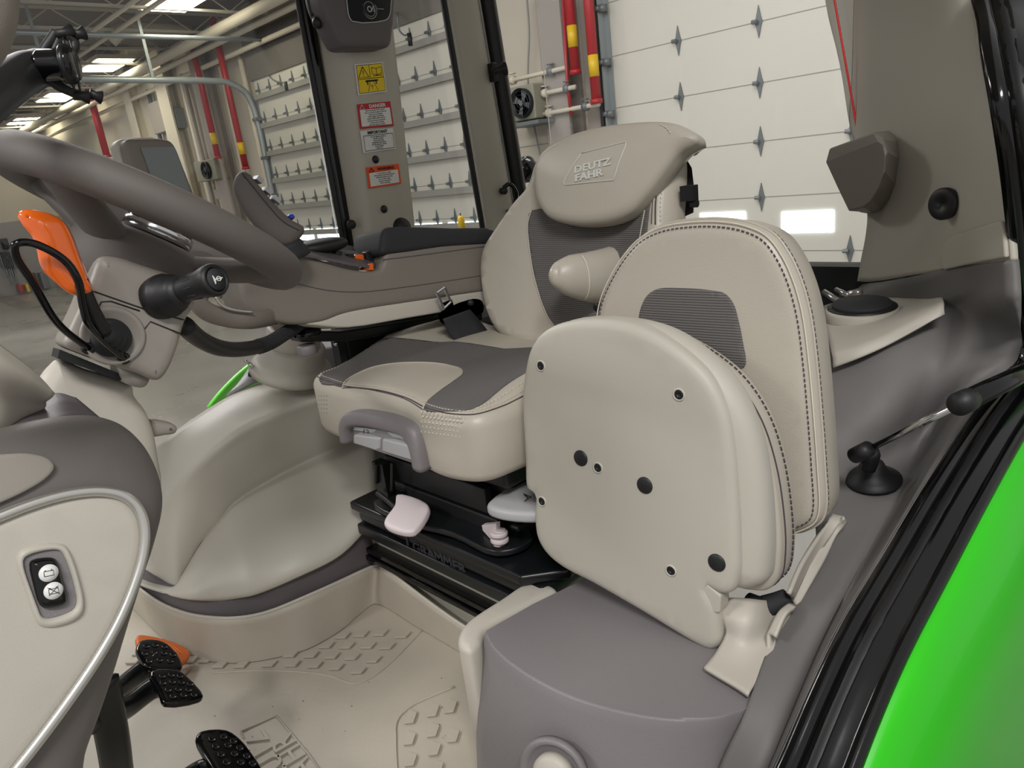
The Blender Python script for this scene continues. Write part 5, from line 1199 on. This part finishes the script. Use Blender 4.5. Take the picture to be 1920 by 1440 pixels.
# ================================================================== RIGHT SIDE MACHINERY UNDER THE CONSOLE
tag(tube('cable_hose', [P(345, 610, y=1.02), P(372, 634, y=1.08), P(410, 652, y=1.15), P(450, 655, y=1.22), P(500, 645, y=1.32), P(535, 625, y=1.40), P(562, 608, y=1.46)], .0135, 'black', None, 12), 'black corrugated hose sagging from the steering column to the console', 'hose')
hz = crom([P(345, 610, y=1.02), P(372, 634, y=1.08), P(410, 652, y=1.15), P(450, 655, y=1.22), P(500, 645, y=1.32), P(535, 625, y=1.40), P(562, 608, y=1.46)], 12)
g = []
for i in range(44, len(hz)-1): g.append(latheg([(.0138, -.0012), (.0152, 0), (.0138, .0012)], hz[i], _n(np.array(hz[i+1])-hz[i]), 12))
ch = bpy.data.objects['cable_hose']; mk('corrugations', *join(g), 'black_soft', ch)
# round pedestal on the wheel-arch shelf
pq = P(548, 672, y=1.68)
pe = thing('pedestal', pq, 'light grey round pedestal on the wheel arch, under the console front', 'pedestal')
mk('collar', *latheg([(.105, -.035), (.100, -.02), (.088, -.008), (.082, 0), (.080, .035), (.074, .042), (.060, .044)], pq, (.1, -.35, .95), 40), 'fender_light', pe)
mk('ring', *latheg([(.066, .02), (.066, .085), (.058, .092), (.050, .085), (.050, .03)], pq, (.1, -.35, .95), 36), 'beige', pe)
rows = [[P(425, 744, y=1.765), P(450, 730, y=1.765), P(480, 716, y=1.765), P(560, 706, y=1.76), P(640, 700, y=1.76)], [P(448, 722, y=1.79), P(462, 704, y=1.80), P(490, 680, y=1.80), P(560, 670, y=1.80), P(640, 660, y=1.80)], [P(470, 690, y=1.83), P(490, 670, y=1.84), P(520, 655, y=1.84), P(580, 640, y=1.84), P(650, 630, y=1.84)]]
sheet('shelf_skirt', rows, 'grey_switch', pe, .01, 5, 4)
kd = thing('lock_catch', P(478, 692, y=1.72), 'black catch with a chrome key-like pin on the wheel arch edge by the green stripe', 'catch')
mk('catch_base', *ellipsoid(P(480, 691, y=1.73), (_n((.8, 0, .5)), XYZ[1], _n((-.5, 0, .8))), (.028, .012, .011), 18, 10), 'black', kd)
mk('catch_pin', *join([tubeg([P(475, 690, y=1.71), P(468, 681, y=1.71)], .006, 8), tubeg([P(468, 681, y=1.71), P(459, 676, y=1.71)], .004, 8)]), 'chrome', kd)
gs = [P(390, 764, y=2.05), P(412, 736, y=2.05), P(440, 707, y=2.05), P(462, 688, y=2.05), P(480, 674, y=2.05)]
g2 = [P(404, 768, y=2.09), P(434, 748, y=2.09), P(462, 726, y=2.09), P(490, 706, y=2.09), P(505, 695, y=2.09)]
o = sheet('outer_fender', [gs, g2, [a+v3(.1, .05, -.1) for a in g2]], 'green_far', None, .01, 3, 4); tag(o, 'bright green edge of the far fender seen below the right side window', 'fender')
bm_ = thing('seat_slide_arm', P(700, 620, x=.95), 'black steel arm under the console between the pedestal and the seat belt', 'arm')
mk('arm_bar', *prism([P(556, 620, y=1.45), P(640, 622, y=1.45), P(905, 580, y=1.45), P(905, 600, y=1.45), P(650, 640, y=1.45), P(565, 642, y=1.45)], (0, .05, 0)), 'black_metal', bm_, bevel=.004)
mk('adjust_wheel', *latheg([(.020, -.02), (.022, -.018), (.022, 0), (.020, .002)], P(574, 648, y=1.46), (0, 0, 1), 24), 'grey_trim', bm_)
mk('arm_plate', *latheg([(.03, 0), (.034, .004), (.034, .012), (.03, .016)], P(575, 630, y=1.46), (0, 0, 1), 28), 'black_gloss', bm_)
mk('frame_post', *join([b2(P(628, 660, y=1.5)[0], P(640, 660, y=1.5)[0], 1.48, 1.51, .50, P(628, 640, y=1.5)[2])]), 'black_metal', bm_, smooth=False)
mk('bolt', *latheg([(.006, 0), (.006, .006), (.002, .008)], P(628, 644, y=1.47), (0, -1, 0), 10), 'chrome', bm_)
mk('dark_housing', *b2(P(640, 650, y=1.52)[0], 1.20, 1.50, 1.54, .48, .68), 'black', bm_, smooth=False, bevel=.01)
mk('rear_housing', *b2(1.36, 1.60, .85, 1.60, .02, .56), 'black', bm_, smooth=False, bevel=.02)

# ================================================================== THINGS ON THE PILLARS
# sticker plane of the right pillar
spn = _n((.05, -1, .0)); sp0 = v3(1.2, YW-.0855, 1.1)
def St(px, py, off=0): return P(px, py, pl=(sp0+spn*off, spn))
def sticker(quad, m, lab, cat='sticker'):
    q = [St(*p) for p in quad]; o = tag(mk('warning_sticker', *prism(q, spn*.0015), m, smooth=False), lab, cat); return o, q
def bil(q, u, v, off=.0018): return (q[0]*(1-u)+q[1]*u)*(1-v)+(q[3]*(1-u)+q[2]*u)*v+spn*off
def sub(par, name, q, u0, v0, u1, v1, m, off=.0018, th=.0005): return mk(name, *prism([bil(q, u0, v0, off), bil(q, u1, v0, off), bil(q, u1, v1, off), bil(q, u0, v1, off)], spn*th), m, par, smooth=False)
def stext(par, q, s, u, v, size, m, off=.0026, bold=.0, sx=1): return text('lettering', s, size, bil(q, u, v, off), q[1]-q[0], q[0]-q[3], m, par, .0002, bold=bold, sx=sx)
def lines(par, q, pts, r, m='ink', off=.0026, name='drawing'): 
    return mk(name, *join([tubeg([bil(q, a, b, off) for a, b in l], r, 4) for l in pts]), m, par, smooth=False)
o, q = sticker([(664, 121), (717, 116), (725, 172), (671, 179)], 'white_sticker', 'yellow warning sticker with triangle, manual and pallet fork pictograms, topmost on the pillar')
sub(o, 'yellow_field', q, .05, .05, .95, .95, 'yellow_sticker')
lines(o, q, [[(.05, .5), (.95, .5)], [(.48, .05), (.48, .5)], [(.05, .05), (.95, .05), (.95, .95), (.05, .95), (.05, .05)]], .0007)
lines(o, q, [[(.25, .1), (.43, .45), (.08, .45), (.25, .1)], [(.255, .22), (.255, .34)], [(.255, .38), (.255, .40)]], .0013)
lines(o, q, [[(.56, .15), (.72, .2), (.9, .15), (.9, .36), (.72, .41), (.56, .36), (.56, .15)], [(.72, .2), (.72, .41)], [(.58, .43), (.9, .43)]], .0008)
lines(o, q, [[(.3, .58), (.72, .58)], [(.36, .58), (.36, .7)], [(.66, .58), (.66, .7)]], .0022)
lines(o, q, [[(.46, .6), (.36, .92)], [(.56, .6), (.7, .92)], [(.51, .72), (.51, .86)], [(.47, .77), (.51, .72), (.55, .77)]], .0007)
def body(par, q, rows, v0, dv, size, m='ink'):
    for i, s in enumerate(rows): stext(par, q, s, .5, v0+dv*i, size, m)
H_ = lambda q: np.linalg.norm(q[0]-q[3])
o, q = sticker([(669, 196), (731, 190), (738, 236), (675, 242)], 'red_sticker', 'red sticker headed DANGER with white text block, below the yellow one')
sub(o, 'white_field', q, .05, .24, .95, .92, 'white_sticker'); stext(o, q, 'DANGER', .58, .13, H_(q)*.20, 'white_sticker', bold=.0004, sx=1.15)
lines(o, q, [[(.12, .04), (.19, .21), (.05, .21), (.12, .04)]], .0009, 'white_sticker')
body(o, q, ['Never use excess force, bypass', 'start or move the engine in the cab', 'Keep clear of machine', 'Only engage transmission', 'starter switch while seated in', 'the cab and ensure everyone', 'is clear before starting', 'and read operator manual'], .29, .083, H_(q)*.085)
o, q = sticker([(675, 246), (736, 240), (742, 279), (681, 287)], 'white_sticker', 'white sticker headed IMPORTANT, between the DANGER sticker and a black plug')
stext(o, q, 'IMPORTANT', .5, .12, H_(q)*.20, 'ink', bold=.0003, sx=1.1)
lines(o, q, [[(.06, .24), (.96, .24), (.96, .93), (.06, .93), (.06, .24)]], .0007)
body(o, q, ['Turn the ignition switch to', 'the start position', 'Keep to the right', 'independent fuse panel', 'see the operator manual', 'for the details', 'before use'], .32, .09, H_(q)*.09)
o, q = sticker([(686, 314), (747, 307), (752, 344), (691, 354)], 'orange_sticker', 'orange sticker headed WARNING, lowest of the pillar stickers')
sub(o, 'white_field', q, .06, .28, .94, .92, 'white_sticker'); stext(o, q, 'WARNING', .58, .15, H_(q)*.20, 'ink', bold=.0003, sx=1.1)
lines(o, q, [[(.14, .06), (.21, .24), (.07, .24), (.14, .06)]], .0012, 'ink')
body(o, q, ['To avoid injury or death', 'Always keep the seat belt fastened', 'while the machine is moving', 'Do not allow riders', 'Read the manual first', 'before operating'], .35, .095, H_(q)*.09)
def plug(px, py, r, lab, pl=None, x=None):
    c = St(px, py) if pl is None else P(px, py, pl=pl); nn = spn if pl is None else pl[1]
    o = tag(mk('plug', *latheg([(r, -.004), (r, .002), (r*.85, .005), (r*.1, .006)], c, nn, 28), 'black'), lab, 'plug'); return o
plug(704, 299, .0105, 'black round plug between the IMPORTANT and WARNING stickers'); plug(720, 392, .0105, 'black round plug below the orange sticker, right one of the lower two')
lfn = _n((-.75, -1, 0)); 
plug(659, 421, .0125, 'black round plug on the left face of the stickered pillar', (P(659, 421, y=YW-.05), lfn))
# monitor on the pillar top
md_ = thing('pillar_monitor', St(690, 90, .03), 'dark pillar display showing a round tractor gauge, at the top edge of the picture', 'display')
mp = St(690, 20, .06)
def Mq(px, py, off=0): return P(px, py, pl=(mp+spn*off, spn))
mo_ = [(596, -80), (598, -20), (604, 10), (620, 45), (635, 75), (645, 88), (668, 90), (715, 89), (732, 86), (738, 60), (742, 0), (745, -80)]
mpad = Pad(mp, spn, [Mq(*p) for p in mo_], .07, .012, 0, rb=.01, step=.03, n=140, smooth=4); mpad.build('housing', 'dark_taupe', md_)
sc2 = [(652, -30), (651, 10), (655, 32), (661, 40), (722, 38), (730, 30), (733, 8), (733, -30)]
mk('screen', *prism(crom([Mq(a, b, .0005) for a, b in sc2], 3, True), spn*.002), 'screen_dark', md_, smooth=False)
mk('screen_border', *tubeg(crom([Mq(a, b, .002) for a, b in sc2], 3, True), .0012, 6), 'logo', md_)
cen = Mq(693, 17, .003); 
def mpt(a, b): return cen+_n(np.cross((0, 0, 1), spn))*0+np.array([a, 0, b])*.001
arc = lambda r, a0, a1: [mpt(r*math.cos(math.radians(t)), r*math.sin(math.radians(t))) for t in range(a0, a1+1, 12)]
mk('gauge_drawing', *join([tubeg(arc(22, 150, 390), .0006, 4), tubeg(arc(17, 0, 360), .0005, 4), tubeg([mpt(-45, 2), mpt(-24, 2)], .0006, 4), tubeg([mpt(24, 2), mpt(45, 2)], .0006, 4), tubeg(arc(6, 0, 360), .0012, 4), tubeg([mpt(6, -4), mpt(12, 8), mpt(14, -6)], .0014, 4)]), 'logo', md_, smooth=False)
# hook lever at the top left of the pillar
hk = thing('sash_lever', P(588, 30, y=YW-.09), 'black curved lever hanging at the top of the stickered pillar', 'lever')
mk('arm', *tubeg(crom([P(580, -40, y=YW-.10), P(582, 0, y=YW-.10), P(590, 30, y=YW-.10)], 4), .010, 10), 'black', hk); mk('knob', *ellipsoid(P(595, 43, y=YW-.11), XYZ, (.013, .013, .014), 16, 10), 'black', hk)
# thing hanging from the garage door header, seen right of the monitor
o = thing('door_pull', P(760, 60, x=6.6), 'black pull handle on a cord hanging before the ribbed door, right of the pillar display', 'cord')
mk('cord', *tubeg(crom([P(742, 24, x=7.0), P(745, 30, x=6.6), P(748, 55, x=6.6), P(758, 66, x=6.6), P(766, 64, x=6.6)], 5), .012, 6), 'hinge', o); mk('handle', *tubeg([P(767, 62, x=6.6), P(770, 86, x=6.6)], .03, 8), 'black', o)
o = thing('door_pull', P(535, 155, x=6.6), 'black pull handle on a cord before the ribbed door, left of the stickered pillar', 'cord')
mk('cord', *tubeg(crom([P(505, 143, x=7.0), P(513, 150, x=6.6), P(520, 153, x=6.6), P(530, 155, x=6.6)], 5), .012, 6), 'hinge', o); mk('handle', *tubeg([P(535, 153, x=6.6), P(538, 170, x=6.6)], .03, 8), 'black', o)
# opener knob and lower latch of the rear window
kb = thing('window_latch', P(925, 130, y=YW-.05), 'black window knob on the pillar edge in front of the fan heater', 'knob')
c = P(928, 133, y=YW-.085); dx = _n((.78, -.6, .12))
mk('knob', *latheg([(.010, -.01), (.010, .012), (.013, .018), (.021, .030), (.023, .036), (.018, .038), (.010, .030), (.001, .030)], c, dx, 26), 'black', kb)
mk('mount', *boxg(P(924, 136, y=YW-.05), (.022, .03, .055)), 'black', kb, bevel=.004)
lt = thing('window_latch', P(958, 375, y=YW-.05), 'black lever latch low on the rear pillar, left of the driver headrest', 'latch')
mk('pivot', *latheg([(.010, -.01), (.012, .015), (.009, .02)], P(942, 358, y=YW-.06), (-.3, -1, 0), 16), 'black', lt)
mk('latch_arm', *tubeg(crom([P(944, 352, y=YW-.07), P(955, 345, y=YW-.08), P(968, 362, y=YW-.09), P(960, 392, y=YW-.07), P(950, 398, y=YW-.06)], 5), .007, 10), 'black_gloss', lt)
mk('latch_rod', *tubeg([P(960, 388, y=YW-.09), P(968, 398, y=YW-.1)], .005, 8), 'silver', lt)
tag(lathe('plug', [(.012, 0), (.012, .004), (.002, .006)], P(936, 417, y=YW-.045), (0, -1, 0), 'column_grey'), 'grey round plug at the foot of the rear pillar beside the driver backrest', 'plug')
# black domes outside behind the head extension
wl = thing('work_light', P(985, 320, x=2.25), 'glossy black domed work light outside, left of the driver head extension', 'light')
mk('shell', *ellipsoid(P(987, 318, x=2.2), XYZ, (.05, .05, .048), 24, 14), 'black_gloss', wl)
mk('ridge', *join([latheg([(.048, -.003), (.052, 0), (.048, .003)], P(987, 318, x=2.2)+v3(0, t, 0), (0, 1, 0), 24) for t in (-.015, .008)]), 'black_gloss', wl)
mk('bracket', *tubeg([P(975, 345, x=2.2), P(965, 380, x=2.2), v3(XR+.03, 1.76, .80)], .02, 10), 'black', wl)

# ================================================================== REAR LEFT CORNER
pl_c = ((XR, .70, 1.0), (-.6, .8, 0)); cn_ = _n((-.6, .8, 0)); 
# speaker-like wedge cover
sk = thing('corner_speaker', Cp(1640, 320), 'taupe wedge-shaped cover fixed to the rear left pillar panel', 'cover')
base_ = [(1610, 262), (1640, 246), (1668, 243), (1682, 256), (1687, 290), (1684, 330), (1670, 370), (1648, 398), (1628, 402), (1600, 396), (1590, 330)]
A = resample(crom([Cp(a, b)-cn_*0 for a, b in base_], 4, True), 60, True)
out = -cn_*-1
fr_ = [(1549, 302), (1556, 278), (1636, 248), (1655, 262), (1662, 290), (1658, 330), (1640, 372), (1618, 392), (1590, 397), (1568, 352)]
def Q_(px, py, off): return P(px, py, pl=(np.array(pl_c[0])+cn_*off, cn_))
def pol(pts, off): return [Q_(a, b, off) for a, b in pts]
R0 = [Cp(a, b) for a, b in [(1612, 262), (1640, 247), (1668, 244), (1684, 262), (1687, 295), (1680, 345), (1668, 375), (1652, 396), (1636, 402), (1612, 398), (1596, 350)]]
R1 = pol([(1610, 264), (1638, 249), (1666, 247), (1681, 264), (1684, 296), (1677, 344), (1665, 373), (1650, 393), (1635, 399), (1612, 396), (1596, 350)], .012)
R2 = pol([(1556, 278), (1600, 262), (1637, 249), (1655, 258), (1664, 285), (1660, 322), (1650, 352), (1636, 378), (1622, 390), (1592, 396), (1549, 303)], .070)
R3 = pol([(1549, 304), (1600, 283), (1646, 266), (1656, 272), (1660, 292), (1656, 326), (1646, 354), (1632, 378), (1618, 388), (1592, 395), (1570, 350)], .076)
V, Fs = loft([R0, R1, R2, R3], False, True); mk('wedge_body', V, Fs, 'taupe_console', sk, smooth=False, bevel=.003, bseg=2)
o = tag(lathe('plug', [(.029, -.006), (.029, .003), (.026, .0055), (.005, .006), (.0045, .003), (.0001, .003)], Cp(1791, 380)+cn_*.020, _n((-.8, .35, .05)), 'black'), 'round black cap with a centre hole on the rear left pillar panel', 'cap')
fl = [Cp(a, b)+cn_*.004 for a, b in [(1780, 505), (1776, 478), (1783, 452), (1796, 440), (1890, 412), (1897, 440), (1900, 482), (1840, 492)]]
struct('trim_21', *prism(fl, cn_*.008), 'pillar_beige', None, bevel=.004)
# tray with cup lid
tr = thing('side_tray', P(1650, 620, x=1.45), 'beige rear side tray carrying a black round lid, behind the instructor backrest', 'tray')
rows = [[P(1545, 575, x=1.75), P(1600, 560, x=1.78), P(1660, 556, x=1.78), P(1720, 556, x=1.72), P(1768, 560, x=1.52)],
        [P(1550, 620, x=1.50), P(1600, 600, x=1.60), P(1660, 585, x=1.66), P(1720, 572, x=1.62), P(1769, 566, x=1.47)],
        [P(1560, 664, x=1.34), P(1610, 648, x=1.36), P(1660, 628, x=1.39), P(1715, 600, x=1.42), P(1770, 572, x=1.45)],
        [P(1562, 674, x=1.335), P(1610, 660, x=1.35), P(1660, 640, x=1.38), P(1715, 613, x=1.41), P(1770, 586, x=1.44)],
        [P(1562, 690, x=1.33), P(1610, 672, x=1.345), P(1660, 650, x=1.375), P(1715, 620, x=1.405), P(1770, 589, x=1.44)]]
mk('tray_top', *gridg(rows, 5, 3), 'beige', tr, solid=.006, soff=0)
lc = P(1616, 576, x=1.60); 
mk('cup_rim', *latheg([(.078, -.045), (.074, -.006), (.070, .0), (.064, -.002)], lc, (-.05, 0, 1), 40), 'beige', tr)
mk('black_ring', *latheg([(.070, -.004), (.070, .002), (.064, .006), (.060, .004)], lc, (-.05, 0, 1), 40), 'black', tr)
mk('lid', *latheg([(.060, .0), (.060, .008), (.056, .013), (.001, .015)], lc, (-.05, 0, 1), 40), 'black_soft', tr)
# levers behind the lid
for k, ((a, b), (c, d), r) in enumerate([((1545, 548), (1578, 568), .008), ((1568, 543), (1590, 553), .006), ((1580, 556), (1612, 548), .010)]):
    tag(tube('rear_lever', [P(a, b, x=1.78), P(c, d, x=1.74)], r, 'silver', None, 10), ['short silver lever lying behind the instructor backrest edge', 'smallest pointed silver lever behind the black lid', 'flat silver lever right behind the black lid'][k], 'lever')
# gas strut
gs = thing('gas_strut', P(1635, 880, z=.40), 'black gas strut with chrome rod running from the sill to the right edge', 'gas strut')
b_ = P(1636, 895, z=.387); e_ = P(1622, 845, z=.455); s1_ = P(1800, 757, y=.235); s2_ = P(1990, 665, y=.20)
mk('rubber_foot', *latheg([(.048, 0), (.048, .003), (.036, .010), (.024, .022), (.019, .034), (.012, .040)], b_-v3(0, 0, .004), (-.15, 0, 1), 32), 'black', gs)
ball = P(1632, 862, y=b_[1]-.01)
mk('ball_socket', *latheg([(.012, -.02), (.014, -.005), (.014, .012), (.010, .022)], ball, (-.1, -.2, 1), 18), 'black', gs); mk('rod_end', *latheg([(.013, -.018), (.013, .018)], P(1615, 848, y=b_[1]-.02), _n(s1_-P(1615, 848, y=b_[1]-.02)), 16), 'black', gs)
r0_ = P(1622, 845, y=b_[1]-.02)
mk('rod', *tubeg([r0_, s1_+_n(s2_-s1_)*.01], .0055, 12), 'chrome', gs)
mk('cylinder', *tubeg([s1_, s2_], .0150, 20), 'black_gloss', gs)
mk('cylinder_collar', *tubeg([s1_-_n(s2_-s1_)*.002, s1_+_n(s2_-s1_)*.035], .0165, 20), 'black', gs)

# ================================================================== TOP LEFT CORNER
gb = thing('grab_bar', P(20, 160, y=.75), 'black padded grab bar reaching in from the left edge at the top', 'grab bar')
mk('bar', *tubeg(crom([P(-330, 420, y=.50), P(-90, 240, y=.70), P(0, 168, y=.78), P(45, 138, y=.82), P(78, 126, y=.84)], 5), [.018]*18+[.017]*3, 20), 'black', gb)
hn = thing('strap_holder', P(120, 120, y=.84), 'black round holder wrapped with rubber straps at the end of the grab bar', 'holder')
hc_ = P(127, 121, y=.80); hx_ = _n((.75, -.55, -.05))
mk('holder_disc', *latheg([(.012, -.026), (.0145, -.022), (.0145, -.008), (.0165, -.005), (.0165, .005), (.014, .007), (.001, .0075)], hc_, hx_, 32), 'black_gloss', hn)
mk('clamp_ring', *latheg([(.0175, -.002), (.0183, .0), (.0175, .003), (.016, .003)], hc_, hx_, 32), 'black_metal', hn)
for path in ([(105, 60), (95, 75), (82, 95), (76, 120), (88, 145), (110, 162), (140, 175), (160, 180)], [(112, 70), (104, 92), (96, 120), (104, 150), (125, 168), (150, 178)], [(125, 66), (140, 78), (138, 92), (122, 95)]):
    mk('rubber_strap', *tubeg(crom([P(a, b, y=.82) for a, b in path], 5), .0030, 8, True, 1.5), 'black', hn)
for a, b, c, d in ((103, 66, 136, 58), (138, 66, 158, 62), (138, 178, 166, 182), (168, 176, 190, 183)):
    mk('strap_end', *tubeg([P(a, b, y=.82), P((a+c)/2, (b+d)/2, y=.82), P(c, d, y=.82)], [.0052, .0042, .0068], 10), 'black', hn)
mk('band', *join([tubeg(crom([P(118, 70, y=.80), P(125, 110, y=.795), P(140, 172, y=.80)], 5), .0012, 5), tubeg(crom([P(128, 70, y=.80), P(140, 110, y=.795), P(150, 172, y=.80)], 5), .0012, 5)]), 'black_metal', hn)
o0_ = P(0, 50, y=.42); cn2 = _n((0, -1, 0))
co_ = [(-260, -420), (60, -420), (56, -200), (54, -80), (50, 0), (47, 30), (40, 62), (28, 90), (12, 115), (0, 130), (-60, 190), (-200, 330), (-320, 330)]
pdc = Pad(o0_, cn2, [P(a, b, pl=(o0_, cn2)) for a, b in co_], .05, .015, 0, rb=.01, step=.03, n=120, smooth=4)
tag(pdc.build('front_pillar_cover', 'taupe_console'), 'blurred taupe pillar cover in the top left corner', 'cover')
